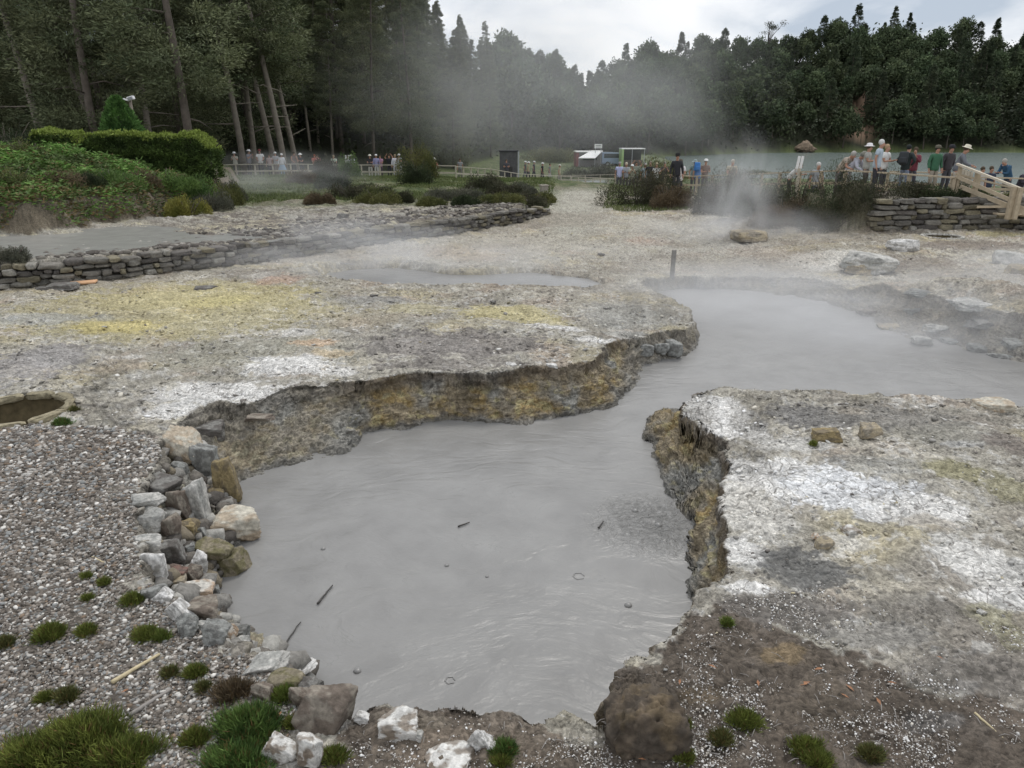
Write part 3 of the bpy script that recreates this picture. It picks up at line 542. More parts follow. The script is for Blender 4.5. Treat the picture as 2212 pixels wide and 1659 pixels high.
def rock(px, py, wpx, hpx, col, label, cat='rock', lift=.0, yr=.75, rot=None, seed=None, sub=4, sharp=.75, z=None, tilt=0.0, planes=9, dy=0.0, grp=None, name='rock', rough=.1):
    seed = int(px * 7 + py * 13) if seed is None else seed; rg = np.random.default_rng(seed)
    p = hit(px, py + hpx * .42)
    if z is not None: gx_, gy_ = G(px, py + hpx * .42, z); p = np.array([gx_, gy_, z])
    depth = p[1] * cp + (CAMZ - p[2]) * sp
    W_ = wpx / FOC * depth / 2; H_ = hpx / FOC * depth / 2; yy = W_ * yr
    # apparent height mixes true height and depth extent seen from above
    s_el = (CAMZ - p[2]) / math.hypot(p[0], p[1]); a = math.atan(s_el); hz = max(H_ / math.cos(a) - yy * math.tan(a) * .55, H_ * .45)
    P, F = rock_shape(seed, 5 if W_ / depth > .008 else 4, planes, rough, min(sharp + .25, 1.0))
    S = P / np.abs(P).max(0) * np.array([W_, yy, hz]) * (1.25 if grp == GR else 1.15)
    if tilt:
        c, s = math.cos(tilt), math.sin(tilt); S = S @ np.array([[c, 0, s], [0, 1, 0], [-s, 0, c]])
    c1, c2 = C_[col]; k = sstep(-.12, .16, fbm(P * 1.6 + seed % 17, 4, .6)); wtop = sstep(.1, .8, P[:, 2])
    if col in ('whitebrown', 'rust', 'cream'): k = k * .8 + .2 * (1 - wtop)
    cc = np.array(c1)[None] * (1 - k[:, None]) + np.array(c2)[None] * k[:, None]
    if col == 'nose': cc = cc * (1 + .6 * fbm(P * 2.5, 4, .6))[:, None] + np.array([[.03, .02, .004]]) * sstep(.05, .3, fbm(P * 1.8 + 7, 3))[:, None]
    cc = cc * (1 + .30 * fbm(P * 6 + 3, 3, .6) + .25 * fbm(P * 18 + 5, 2, .6))[:, None]
    me = npmesh(name, S, F, ROCKM, np.clip(cc, .02, .85), sharp < .5)
    o = link(name, me); o.location = (p[0], p[1] + yy * .45 + dy, p[2] + hz * .72 + lift); o.rotation_euler = (0, 0, rg.uniform(-.25, .25) if rot is None else rot)
    tag(o, label, cat, grp); return o
GR = 'stones lining the left rim of the mud pool'
rock(386,961,78,78,'cream','pale crusted slab at the upper end of the stone row beside the mud pool',grp=GR,sharp=.9)
rock(443,922,62,40,'dark','dark grey layered stone jammed beneath the cracked lip at the pool corner',grp=GR,lift=-.05)
rock(441,992,48,88,'grey','tall grey-brown block standing just right of the pale crusted slab',grp=GR,sharp=.9)
rock(486,1035,58,95,'ochre','ochre stained block nearest the mud at the upper end of the stone row',grp=GR,sharp=.55)
rock(464,1069,34,30,'ochre','small round yellow-brown boulder at the foot of the ochre block',grp=GR,sharp=.4)
rock(386,1014,32,36,'grey','smooth rounded grey-green stone below the pale crusted slab',grp=GR,sharp=.3)
rock(340,1052,84,52,'dark','dark hollow-faced rock with a pale upper edge beside the gravel',grp=GR,sharp=.9)
rock(424,1082,48,98,'pale','long upright pale grey stone with dark pits in the middle of the stone row',grp=GR,sharp=.7)
rock(386,1088,42,66,'brown','brown stone wedged left of the long upright pale stone',grp=GR,sharp=.85)
rock(311,1084,62,42,'pale','light grey flat stone at the gravel edge under the dark hollow-faced rock',grp=GR)
rock(318,1127,60,54,'pale','rounded pale stone with grey streaks, second along the gravel edge',grp=GR,sharp=.5)
rock(370,1143,44,66,'brown','upright purple-brown block between pale edge stones and rubble',grp=GR,sharp=.9)
rock(407,1140,44,40,'ochre','crumbly yellow-brown lump under the long upright pale stone',grp=GR,rough=.16)
rock(500,1132,98,68,'cream','large cream boulder with an orange tint lying in the edge of the mud',cat='boulder',grp=GR,sharp=.6,sub=5,tilt=-.15)
rock(434,1149,28,26,'grey','small squared grey stone left of the large cream boulder',grp=GR,sharp=.95)
rock(314,1173,56,32,'pale','low pale block set square on the gravel edge',grp=GR,sharp=.9)
rock(331,1222,48,70,'white','chalky white long block on the gravel edge with layered sides',grp=GR,sharp=.85)
rock(365,1194,56,56,'dark','dark grey wedge beside the low pale edge block',grp=GR,sharp=.95)
rock(406,1184,34,26,'grey','small light grey stone below the crumbly yellow-brown lump',grp=GR,sharp=.8)
rock(462,1192,72,66,'olive','angular dark block topped with rubble, with a thin pale edge',grp=GR,sharp=1.0)
rock(502,1216,60,68,'olive','olive brown slab jutting into the mud below the large cream boulder',grp=GR,sharp=.9)
rock(427,1218,38,54,'white','leaf-shaped pale stone standing against the rubble-topped block',grp=GR,sharp=.8)
rock(376,1237,46,30,'red','reddish brown stone right of the chalky white long block',grp=GR,sharp=.8)
rock(415,1240,46,44,'brown','dark brown lump under the leaf-shaped pale stone',grp=GR,sharp=.7)
rock(377,1255,40,26,'tan','tan rounded stone below the reddish brown one',grp=GR,sharp=.5)
rock(481,1254,38,16,'grey','small flat wet stone lying in the mud edge',grp=GR,sharp=.4)
rock(418,1280,72,44,'rust','pale block with orange edges in the lower stone row',grp=GR,sharp=.9)
rock(432,1314,74,46,'brown','brown-grey wedge under the pale block with orange edges',grp=GR,sharp=1.0)
rock(465,1288,28,54,'grey','narrow grey slab at the mud beside the brown-grey wedge',grp=GR,sharp=.9)
rock(352,1287,40,34,'white','upper piece of the white-edged slab leaning on the gravel bank',grp=GR,sharp=.8,tilt=.7)
rock(387,1318,40,58,'white','long white-edged slab slanting down toward the knobbly grey rock',grp=GR,sharp=.8,tilt=.75)
rock(330,1278,44,36,'grey','smooth grey-green facet behind the white-edged slab',grp=GR,sharp=.7)
rock(407,1352,48,48,'grey','knobbly grey rock at the foot of the white-edged slab',grp=GR,rough=.18,sharp=.6)
rock(434,1353,26,20,'pale','small pale chip between two knobbly grey rocks',grp=GR)
rock(461,1366,60,50,'grey','broad fissured grey rock beside the white and orange stone',grp=GR,rough=.16)
rock(492,1363,36,42,'rust','white stone with an orange stain on top near the mud edge',grp=GR,sharp=.5)
rock(519,1368,34,34,'grey','grey stone sloping into the mud right of the orange-stained one',grp=GR)
rock(516,1393,54,32,'pale','pale lumpy ledge stone below the orange-stained one',grp=GR,rough=.14)
rock(557,1396,38,22,'white','whitish flat ledge piece touching the mud',grp=GR)
rock(569,1430,84,38,'pale','grey-white long ledge at the gravel edge before the mossy boulder',grp=GR,rough=.14)
rock(636,1447,78,28,'white','bright white crust strip along the mud above the mossy boulder',grp=GR,sharp=.9,tilt=.35)
rock(614,1471,70,44,'olive','round mossy brown boulder near the near-left corner of the pool',cat='boulder',grp=GR,sharp=.25,sub=5)
rock(664,1484,50,34,'dark','dark rough stone between the mossy boulder and the big brown boulder',grp=GR,rough=.14)
rock(569,1494,44,44,'brown','half-buried brown-grey stone left of the bright moss cushion',grp=GR)
rock(649,1504,48,44,'brown','brown stone tucked against the big brown boulder',grp=GR)
rock(708,1532,118,96,'brown','big dark brown angular boulder at the near-left corner of the pool',cat='boulder',grp=GR,sharp=.8,sub=5,planes=9,tilt=-.1,rough=.05)
rock(788,1553,38,30,'white','clean white corner stone right of the big brown boulder')
rock(631,1584,74,24,'brown','flat brown stone in front of the big brown boulder')
rock(608,1617,72,56,'whitebrown','white and grey wedge rock at the bottom beside a green tuft',sharp=.9,tilt=-.5)
rock(672,1625,62,84,'whitebrown','white speckled upright rock at the bottom of the photo',sharp=.85,tilt=-.2)
rock(860,1571,80,62,'whitebrown','white crystalline outcrop on the brown near bank of the pool',sharp=.95,rough=.15)
rock(900,1590,26,24,'pale','small blue-grey stone right of the white crystalline outcrop')
rock(1036,1600,44,56,'white','jagged white crust tongue on the brown near bank',sharp=.9,rough=.2,tilt=.5)
rock(1065,1618,24,28,'white','small white stone beside the round green cushion')
rock(966,1640,104,46,'whitebrown','broad white crust patch at the bottom centre edge',sharp=.6,rough=.14)
rock(1388,1512,165,200,'nose','big rounded brown boulder nose at the near-right corner of the pool',cat='boulder',sharp=.45,sub=5,rough=.26,yr=.95,seed=23,dy=-.10,lift=-.16,planes=8)
rock(1788,936,58,36,'ochre','ochre rock on the cracked white plateau')
rock(1880,929,46,34,'tan','pinkish tan rock right of the ochre rock on the plateau')
rock(2151,876,72,34,'cream','pale boulder half sunk at the far edge of the right plateau')
rock(1763,1158,20,16,'rust','small orange stone touching the tan oblong stone on the plateau')
rock(1781,1174,36,28,'tan','tan oblong stone lying on the white crust',sharp=.3,tilt=.5)
rock(1838,1145,44,22,'whitebrown','chalky flake with a yellow spot on the right plateau')
rock(2120,1322,20,10,'pale','small pale flat stone near the right frame edge on white crust')
rock(1622,508,78,34,'tan','large rounded tan boulder on the far flat left of the stone wall',cat='boulder',sharp=.4)
rock(1960,529,62,30,'white','whitish rounded boulder in front of the stone wall ring',cat='boulder',sharp=.5)
rock(1884,567,118,52,'pale','large low grey-green rock outcrop right of the wooden post',sharp=.5,rough=.14)
rock(1862,580,60,34,'tan','tan pink stone against the front of the grey-green outcrop')
rock(2187,556,66,36,'pale','pale grey boulder at the right frame edge below the stone wall',cat='boulder')
rock(2205,583,56,24,'ochre','yellowish flat rock under the pale grey boulder')
GB = 'steaming rocks on the right bank of the far pool'
for q, (a, b, c, d, col, lb) in enumerate([(1995,625,64,32,'grey','low grey rock mound above the steaming right bank'),(2112,650,94,34,'pale','broad pale rock ledge above the dark steaming rock'),(2130,690,68,40,'dark','dark pointed rock in the steam on the right bank'),
  (2063,731,50,26,'grey','grey stone at the waterline left of the paired boulders'),(2118,745,46,32,'grey','rounded grey boulder right of the waterline stone'),(2172,765,54,30,'grey','low grey boulder at the waterline near the right frame edge'),(1996,730,44,40,'pale','crumbly pale rock at the inner corner of the right bank'),
  (1975,664,34,22,'grey','small grey block at the top of the crumbling right bank'),(2034,702,58,28,'pale','pale slab on the slope between the crumbly and pointed rocks'),(1925,700,46,26,'tan','tan rubble rock under the dark bank corner'),(1880,668,40,26,'brown','brown rubble rock under the far lip of the pool'),
  (2200,735,50,30,'grey','grey rock mid-slope at the right frame edge')]): rock(a, b, c, d * .85, col, lb, grp=GB, lift=-.07, rough=.2)
GT = 'stones at the tip of the promontory'
for a, b, c, d, lb in [(1393,752,42,32,'left grey stone in the face at the tip of the promontory'),(1427,752,38,32,'middle grey stone in the face at the tip of the promontory'),(1456,750,36,36,'right grey stone in the face at the tip of the promontory')]: rock(a, b, c, d, 'grey', lb, grp=GT)
rock(553,898,66,18,'brown','flat brown slab sticking out of the pool wall at the left',z=-.13,sharp=.8,yr=.5,lift=-.02)
rock(137,617,56,17,'dark','dark flat slab leaning at the foot of the long low wall',sharp=.9)
rock(100,622,44,9,'dark','thin dark slab left of the leaning flat slab')
rock(62,602,30,14,'brown','brown block at the foot of the long low wall near the left edge')
rock(1102,786,26,9,'white','white flake at the lip above the pool wall')
rock(1192,790,24,14,'white','white stone on the lip left of the yellow wall face')
for a, b, c, d, lb in [(687,632,12,6,'small black stone on the pale flat near the long wall'),(808,638,18,7,'dark oval stone on the pale flat before the small pool'),(1066,652,14,8,'dark pointed stone in the middle of the yellow flat'),(252,688,10,5,'small dark stone near the brightest yellow patch'),(437,622,50,12,'low dark mound of soil among yellow crust')]: rock(a, b, c, d, 'dark', lb)
rock(1300,549,16,8,'dark','dark twiggy lump on the far pale flat')
rock(740,468,26,16,'dark','dark stone behind the long low wall in steam')
# ---- loose pebbles
def scatter(name, poly, n, smin, smax, cols, probs, flat=.6, rpow=1.6, sink=.25, seed=1, lab=None, rmin=2.3, rmax=14, msk=None, follow=False):
    rg = np.random.default_rng(seed); P = np.array(poly); d, X, Y = None, [], []; tot = 0
    th0, th1 = -.84, .84
    while tot < n:
        u = rg.uniform(size=n * 2); th = rg.uniform(th0, th1, n * 2); e_ = 2 - rpow
        r = (rmin ** e_ + u * (rmax ** e_ - rmin ** e_)) ** (1 / e_); x = r * np.sin(th); y = r * np.cos(th)
        _, ins = pdist(x, y, poly); 
        if msk is not None: ins &= msk(x, y, rg)
        X.append(x[ins]); Y.append(y[ins]); tot += ins.sum()
    x = np.concatenate(X)[:n]; y = np.concatenate(Y)[:n]; r = np.hypot(x, y)
    z, A = ground(x, y, True); ok = (A['t'] < .02); x, y, z, r = x[ok], y[ok], z[ok], r[ok]; n = len(x)
    s = np.exp(rg.normal(np.log((smin * smax) ** .5), .5, n)); s = np.clip(s, smin * .6, smax * 1.5) * np.clip(r / 5.0, .9, 1.9) / 2
    V, F = ICO[1]; K = 10; T = []
    for k in range(K):
        q, _ = rock_shape(900 + k + seed, 1, 9, .12, .8); T.append(q)
    T = np.array(T); k = rg.integers(0, K, n); a = rg.uniform(0, 6.28, n); tl = rg.uniform(-.5, .5, n)
    Q = T[k] * np.stack([s, s * rg.uniform(.55, 1, n), s * flat * rg.uniform(.6, 1.1, n)], 1)[:, None]
    Q = np.stack([Q[..., 0] * np.cos(tl)[:, None] - Q[..., 2] * np.sin(tl)[:, None], Q[..., 1], Q[..., 0] * np.sin(tl)[:, None] + Q[..., 2] * np.cos(tl)[:, None]], -1)
    c, s_ = np.cos(a)[:, None], np.sin(a)[:, None]; Q = np.stack([Q[..., 0] * c - Q[..., 1] * s_, Q[..., 0] * s_ + Q[..., 1] * c, Q[..., 2]], -1)
    Q += np.stack([x, y, z + s * flat * (1 - sink) * .8], 1)[:, None]
    ci = rg.choice(len(cols), n, p=np.array(probs) / sum(probs)); cc = np.array(cols)[ci] * rg.uniform(.7, 1.3, n)[:, None]
    if follow: A2 = {k_: v_[ok] for k_, v_ in A.items()}; gc = ground_col(x, y, z, A2); cc = np.where(rg.uniform(size=(n, 1)) < .8, gc * rg.uniform(.55, 1.5, (n, 1)), cc)
    Fa = (F[None] + (np.arange(n) * len(V))[:, None, None]).reshape(-1, 3)
    me = npmesh(name, Q.reshape(-1, 3), Fa, PEB, np.repeat(np.clip(cc, .02, .85), len(V), 0), False)
    o = link(name, me); tag(o, lab, None, None, 'stuff'); return o
PEB = vcol('pebble', .85, .35)
PC = [(.17, .148, .125), (.26, .23, .20), (.12, .105, .09), (.62, .60, .56), (.23, .235, .23), (.24, .18, .13), (.42, .40, .37)]
EDGE = lambda x, y, rg: rg.uniform(size=x.shape) < .35 + .65 * sstep(-.35, .25, n2(x, y, .8, 2, 50.))
scatter('gravel', GRAVEL, 150000, .010, .032, PC, [5, 4, 4, 1.7, 3, .7, 2.2], lab='loose brown-grey gravel', seed=3, rmax=9.5, rpow=1.35)
nearR = gp([(700,1590),(800,1560),(1000,1535),(1150,1585),(1300,1592),(1330,1480),(1420,1405),(1520,1320),(1600,1260),(1800,1250),(2000,1330),(2300,1400),(2800,1500),(2800,2400),(500,2400),(560,1659)])
PW = lambda x, y, rg: rg.uniform(size=x.shape) < sstep(-.25, .3, n2(x, y, 1.3, 3, 60.)) * (.3 + .7 * sstep(5.6, 3.8, np.hypot(x, y)))
scatter('white_pebbles', nearR, 32000, .004, .018, [(.74, .73, .71), (.50, .47, .42), (.30, .27, .24), (.15, .13, .11)], [5, 3, 3, 3], lab='white pebbles on dark soil', seed=5, rmax=6.5, rpow=1.2, msk=PW)
flats = gp([(-400,640),(300,600),(700,540),(1200,480),(1700,460),(2700,480),(2700,1400),(1500,1400),(1300,1600),(700,1600),(500,1400),(300,1000),(-400,900)])
scatter('rock_chips', flats, 26000, .012, .038, [(.60, .59, .56), (.36, .35, .33), (.17, .155, .14), (.5, .44, .3), (.28, .27, .25)], [3, 3, 3.2, .7, 3], flat=.35, lab='flat rock chips scattered over the crust', seed=8, rmin=3.5, rmax=26, rpow=1.5, follow=True)
# ---- sticks and litter
WOODP = plain('dry_stick', (.55, .47, .30), .7, .2, 30); WOODG = plain('grey_stick', (.30, .28, .26), .85, .25, 30); WOODD = plain('wet_stick', (.07, .065, .06), .5, .2, 30)
def stick(a, b, r, mat, label, z=None, wob=.02, name='stick'):
    A = np.array([*G(*a, z), z]) if z is not None else hit(*a); B = np.array([*G(*b, z), z]) if z is not None else hit(*b)
    n = 9; pts = [A + (B - A) * t + np.append(RNG.normal(size=2) * wob * np.linalg.norm(B - A) * .4, 0) + np.array([0, 0, r * 1.1]) for t in np.linspace(0, 1, n)]
    if z is None:
        for q in pts: q[2] = max(q[2], gz(q[0], q[1]) + r * 1.3)
    o = MB().tube(pts, np.linspace(r, r * .6, n), 8).build(name, mat, None, True); tag(o, label, 'stick'); return o
stick((243,1482),(346,1420),.014,WOODP,'straight straw-coloured stick lying on the gravel',wob=.006)
stick((281,1557),(372,1496),.013,WOODG,'grey weathered stick on the gravel near the green mat',wob=.02)
stick((686,1306),(719,1266),.009,WOODD,'short dark forked stick floating on the mud',z=ZW+.004)
stick((604,1410),(648,1346),.007,WOODD,'long thin dark twig floating near the left mud edge',z=ZW+.004)
stick((990,1139),(1014,1130),.009,WOODD,'small dark twig in the middle of the mud',z=ZW+.004)
stick((1293,1142),(1303,1128),.009,WOODD,'small dark twig left of the bubbling spot',z=ZW+.004)
stick((2103,1548),(2165,1600),.007,WOODP,'thin pale twig on the pebbles toward the right edge')
stick((200,1207),(226,1218),.007,WOODP,'short curved pale root on the gravel')
stick((735,572),(768,576),.02,WOODG,'pale branch lying on the steaming flat',wob=.03)
def litter():
    rg = np.random.default_rng(77); M = MB()
    for k in range(420):
        px = rg.uniform(1050, 2200) if k % 3 else rg.uniform(20, 1000); py = rg.uniform(1330, 1650) if k % 3 else rg.uniform(1450, 1650)
        x, y = G(px, py); z, A = ground(np.array([x]), np.array([y]), True)
        if A['t'][0] > 0: continue
        a = rg.uniform(0, 6.28); L_ = rg.uniform(.02, .09); z = z[0] + .012; c = np.array([math.cos(a), math.sin(a), 0]) * L_ / 2
        M.tube([np.array([x, y, z]) - c, np.array([x, y, z + .01]), np.array([x, y, z]) + c], [.0015, .0025, .0012], 4)
    o = M.build('twig_litter', WOODG); tag(o, 'thin twigs strewn over soil', None, None, 'stuff')
    M = MB()
    for k in range(20):
        px = rg.uniform(1200, 2150) if k % 4 else rg.uniform(60, 700); py = rg.uniform(1440, 1650); x, y = G(px, py); z = gz(x, y) + .02; a = rg.uniform(0, 6.28); s = rg.uniform(.012, .024)
        ca, sa = math.cos(a), math.sin(a); pts = np.array([(-s * 1.6, 0, 0), (0, -s * .5, .004), (s * 1.6, 0, .003), (0, s * .5, .006)]); M.add(np.stack([pts[:, 0] * ca - pts[:, 1] * sa + x, pts[:, 0] * sa + pts[:, 1] * ca + y, pts[:, 2] + z], 1), [(0, 1, 2, 3)])
    o = M.build('fallen_leaves', plain('dry_leaf', (.34, .17, .09), .7, .4, 9)); tag(o, 'orange-brown dry leaves', None, None, 'stuff')
litter()
# ---- stone walls
BLK = [rock_shape(500 + j, 3, 9, .1, 1.0)[0] for j in range(12)]
def stone_run(name, line, h, label, course=.16, thick=.45, base=None, seed=4, cap=True, col='grey', top=None, lens=(.22, .6)):
    rg = np.random.default_rng(seed); root = empty(name, (0, 0, 0)); P = np.array(line); seg = np.linalg.norm(np.diff(P, axis=0), axis=1); cum = np.concatenate([[0], np.cumsum(seg)]); Lt = cum[-1]
    VV = []; FF = []; CC = []; n = 0
    def at(s):
        k = min(np.searchsorted(cum, s, side='right') - 1, len(seg) - 1); t = (s - cum[k]) / seg[k]; d = (P[k + 1] - P[k]) / seg[k]; return P[k] + d * (s - cum[k]), d
    smp = np.linspace(0, Lt, 160); pts = np.array([at(s)[0] for s in smp]); nrm = np.array([(-at(s)[1][1], at(s)[1][0]) for s in smp]); 
    zs = ground(pts[:, 0] - nrm[:, 0] * .12 * 0, pts[:, 1] - .15)
    zb = lambda s: np.interp(s, smp, zs)
    nc = int(math.ceil(h / course)); V0, F0 = ICO[3]
    for c in range(nc + 1):
        s = rg.uniform(-.2, 0)
        while s < Lt:
            L_ = rg.uniform(*lens) * (1.0 if c < nc else .9); hh = course * rg.uniform(.85, 1.12); cz = (c + .5) * course
            mid = min(max(s + L_ / 2, 0), Lt); p, d = at(mid)
            hl = h * (np.interp(mid / Lt, *top) if top else 1)
            if cz > hl + course * .35 or (c == nc and rg.uniform() < .3): s += L_; continue
            # rounded block
            q = np.sign(V0) * np.abs(V0) ** .35; rk = BLK[rg.integers(0, 12)]; q = .55 * q + .62 * rk; q *= np.array([L_ * .5, thick * .5 * rg.uniform(.8, 1.15), hh * rg.uniform(.42, .58)]); q *= (1 + .22 * fbm(V0 * 1.6 + rg.uniform(0, 99), 3))[:, None]; cz_ = cz + rg.normal() * .018
            ang = math.atan2(d[1], d[0]) + rg.uniform(-.05, .05); ca, sa = math.cos(ang), math.sin(ang); oy = rg.uniform(-.05, .05); tz = rg.uniform(-.06, .06)
            qz = q[:, 2] + q[:, 0] * tz; qx, qy = q[:, 0], q[:, 1] + oy
            VV.append(np.stack([p[0] + qx * ca - qy * sa - 0 * sa, p[1] + qx * sa + qy * ca + thick * .32, zb(mid) + cz_ + qz], 1)); FF.append(F0 + n); n += len(q)
            base_c = np.array([(.17, .16, .14), (.12, .11, .10), (.22, .21, .185), (.19, .17, .12)][rg.integers(0, 4)]) * rg.uniform(.65, 1.3); 
            CC.append(base_c[None] * (1 + .45 * fbm(V0 * 2.5 + rg.uniform(0, 99), 3, .6))[:, None]); s += L_
    o = link('stone_courses', npmesh('stone_courses', np.concatenate(VV), np.concatenate(FF), ROCKM, np.clip(np.concatenate(CC), .02, .8), False), root)
    # earth and rubble fill behind the face, up to just under the top course
    M = MB(); k = 60; ss = np.linspace(0, Lt, k); V = []
    for s in ss:
        p, d = at(s); hl = h * (np.interp(s / Lt, *top) if top else 1); z0 = zb(s)
        V += [(p[0], p[1] + thick * .22, z0 - .3), (p[0], p[1] + thick * .22, z0 + hl - .06), (p[0], p[1] + thick * .8, z0 + hl - .05), (p[0], p[1] + thick * .8, z0 - .3)]
    F = []
    for i in range(k - 1):
        a = i * 4
        for j in range(3): F.append((a + j, a + j + 1, a + 5 + j, a + 4 + j))
    M.add(np.array(V), F); M.build('earth_core', plain('wall_core', (.06, .055, .045), .95, .3, 12), root)
    root['label'] = label; root['category'] = 'stone wall'; return root
stone_run('stone_wall', wallA, .46, 'long low dark stone wall holding up the terrace behind the yellow flat', course=.12, lens=(.10, .48), thick=.4, seed=9, top=([0, .5, .8, .93, 1], [1, 1, .95, .8, .35]))
stone_run('stone_wall', [p for p in wallB if p[0] < 20], .88, 'tall dry stone wall below the timber handrail on the right', course=.165, seed=14, lens=(.16, .8))
# rubble lying along the top of the long wall
def wall_rubble():
    rg = np.random.default_rng(5); P = np.array(wallA); n = 7500; k = rg.integers(0, len(P) - 1, n); t = rg.uniform(size=n); q = P[k] + (P[k + 1] - P[k]) * t[:, None]
    d = (P[k + 1] - P[k]); d /= np.linalg.norm(d, axis=1)[:, None]; o = np.abs(rg.normal(0, 1.15, n)) + .3; x = q[:, 0] - d[:, 1] * o; y = q[:, 1] + d[:, 0] * o; z = ground(x, y)
    s = np.exp(rg.normal(np.log(.05), .5, n)); s = np.clip(s, .02, .13); V, F = ICO[1]; T = np.array([rock_shape(300 + j, 1, 9, .12, .9)[0] for j in range(8)])
    Q = T[rg.integers(0, 8, n)] * (s[:, None] * np.array([1.2, .8, .6])[None])[:, None]; a = rg.uniform(0, 6.28, n); c, s_ = np.cos(a)[:, None], np.sin(a)[:, None]
    Q = np.stack([Q[..., 0] * c - Q[..., 1] * s_, Q[..., 0] * s_ + Q[..., 1] * c, Q[..., 2]], -1) + np.stack([x, y, z + s * .2], 1)[:, None]
    cc = np.array([(.13, .115, .10), (.20, .185, .16), (.09, .08, .07), (.32, .30, .27)])[rg.choice(4, n, p=[.4, .25, .25, .1])]
    me = npmesh('rubble', Q.reshape(-1, 3), (F[None] + (np.arange(n) * len(V))[:, None, None]).reshape(-1, 3), PEB, np.repeat(cc, len(V), 0), False)
    tag(link('rubble', me), 'dark rubble along the top of the long low wall', None, None, 'stuff')
wall_rubble()
def bank_rubble():
    rg = np.random.default_rng(15); n = 600; L1 = np.array(gp([(400,925),(350,975),(320,1050),(310,1120),(320,1200),(345,1270),(450,1350),(560,1430),(660,1495)], -.1)); L2 = np.array(gp([(500,1050),(505,1085),(500,1110),(505,1150),(500,1205),(470,1260),(480,1330),(560,1400),(690,1480)], ZW))
    k = rg.integers(0, len(L1) - 1, n); t = rg.uniform(size=(n, 1)); u = rg.uniform(size=(n, 1)) ** .9; a = L1[k] * (1 - t) + L1[k + 1] * t; b = L2[k] * (1 - t) + L2[k + 1] * t; q = a * (1 - u) + b * u; x, y = q[:, 0], q[:, 1]; z = ground(x, y); ok = z > ZW - .05; x, y, z = x[ok], y[ok], z[ok]; n = len(x)
    s = np.clip(np.exp(rg.normal(np.log(.045), .5, n)), .02, .12); V, F = ICO[2]; T = np.array([rock_shape(700 + j, 2, 8, .12, 1.0)[0] for j in range(10)]); Q = T[rg.integers(0, 10, n)] * (s[:, None] * np.array([1.2, .9, .8])[None])[:, None]
    a = rg.uniform(0, 6.28, n); c, s_ = np.cos(a)[:, None], np.sin(a)[:, None]; Q = np.stack([Q[..., 0] * c - Q[..., 1] * s_, Q[..., 0] * s_ + Q[..., 1] * c, Q[..., 2]], -1) + np.stack([x, y, z + s * .3], 1)[:, None]
    cc = np.array([(.26, .25, .23), (.17, .155, .135), (.40, .39, .36), (.22, .19, .14), (.10, .09, .08)])[rg.choice(5, n, p=[.3, .25, .15, .15, .15])]
    tag(link('rubble', npmesh('rubble', Q.reshape(-1, 3), (F[None] + (np.arange(n) * len(V))[:, None, None]).reshape(-1, 3), ROCKM, np.repeat(cc, len(V), 0), False)), 'broken stone packed between the rim stones', None, None, 'stuff')
bank_rubble()
# ---- cooking pits: ring of stones round the hole on the left, pale rings by the right wall
def pit_ring(cx, cy_, r, label, col, name='pit_ring', n=9, w_=.07, hgt=.07, seed=2, zz=None):
    rg = np.random.default_rng(seed); root = empty(name, (cx, cy_, gz(cx, cy_ - r * 1.25) if zz is None else zz)); M = MB(); V0, F0 = ICO[3]; a0 = 0; VV = []; FF = []; CC = []; m = 0
    for k in range(n):
        a1 = a0 + 2 * math.pi / n * rg.uniform(.85, 1.15) if k < n - 1 else 2 * math.pi
        q = np.sign(V0) * np.abs(V0) ** .5; th = (a0 + a1) / 2 + q[:, 0] * (a1 - a0) / 2 * .96; rr = r + q[:, 1] * w_ * rg.uniform(.85, 1.15); z = q[:, 2] * hgt * rg.uniform(.8, 1.2)
        s = 1 + .10 * fbm(V0 * 2 + k * 7, 3); VV.append(np.stack([np.cos(th) * rr * s, np.sin(th) * rr * s, z * s + hgt * .25], 1)); FF.append(F0 + m); m += len(q)
        c1 = np.array(col) * rg.uniform(.85, 1.2); CC.append(c1[None] * (1 + .4 * fbm(V0 * 3 + k, 3))[:, None]); a0 = a1
    link('stone_rim', npmesh('stone_rim', np.concatenate(VV), np.concatenate(FF), ROCKM, np.clip(np.concatenate(CC), .03, .8), True), root)
    # shaft lining
    k = 40; V = []; F = []
    for j, (rr, z) in enumerate([(r, .02), (r * .97, -.15), (r * .9, -.35), (.001, -.36)]):
        for i in range(k): V.append((math.cos(6.2832 * i / k) * rr, math.sin(6.2832 * i / k) * rr, z))
    for j in range(3):
        for i in range(k): F.append((j * k + i, j * k + (i + 1) % k, (j + 1) * k + (i + 1) % k, (j + 1) * k + i))
    MB().add(np.array(V), F).build('shaft', plain('pit_earth', (.13, .105, .06), .95, .5, 8, .6), root, True)
    root['label'] = label; root['category'] = 'pit'; return root
PITS = [(*G(40, 888), .52), (*G(2035, 512), .55)]
pit_ring(*PITS[0], 'round cooking pit with a yellow-brown stone rim cut off by the left frame edge', (.30, .265, .18), w_=.055, hgt=.04)
pit_ring(*PITS[1], 'pit with a thin pale ring on the dark ground below the stone wall', (.62, .60, .55), n=24, w_=.035, hgt=.03)
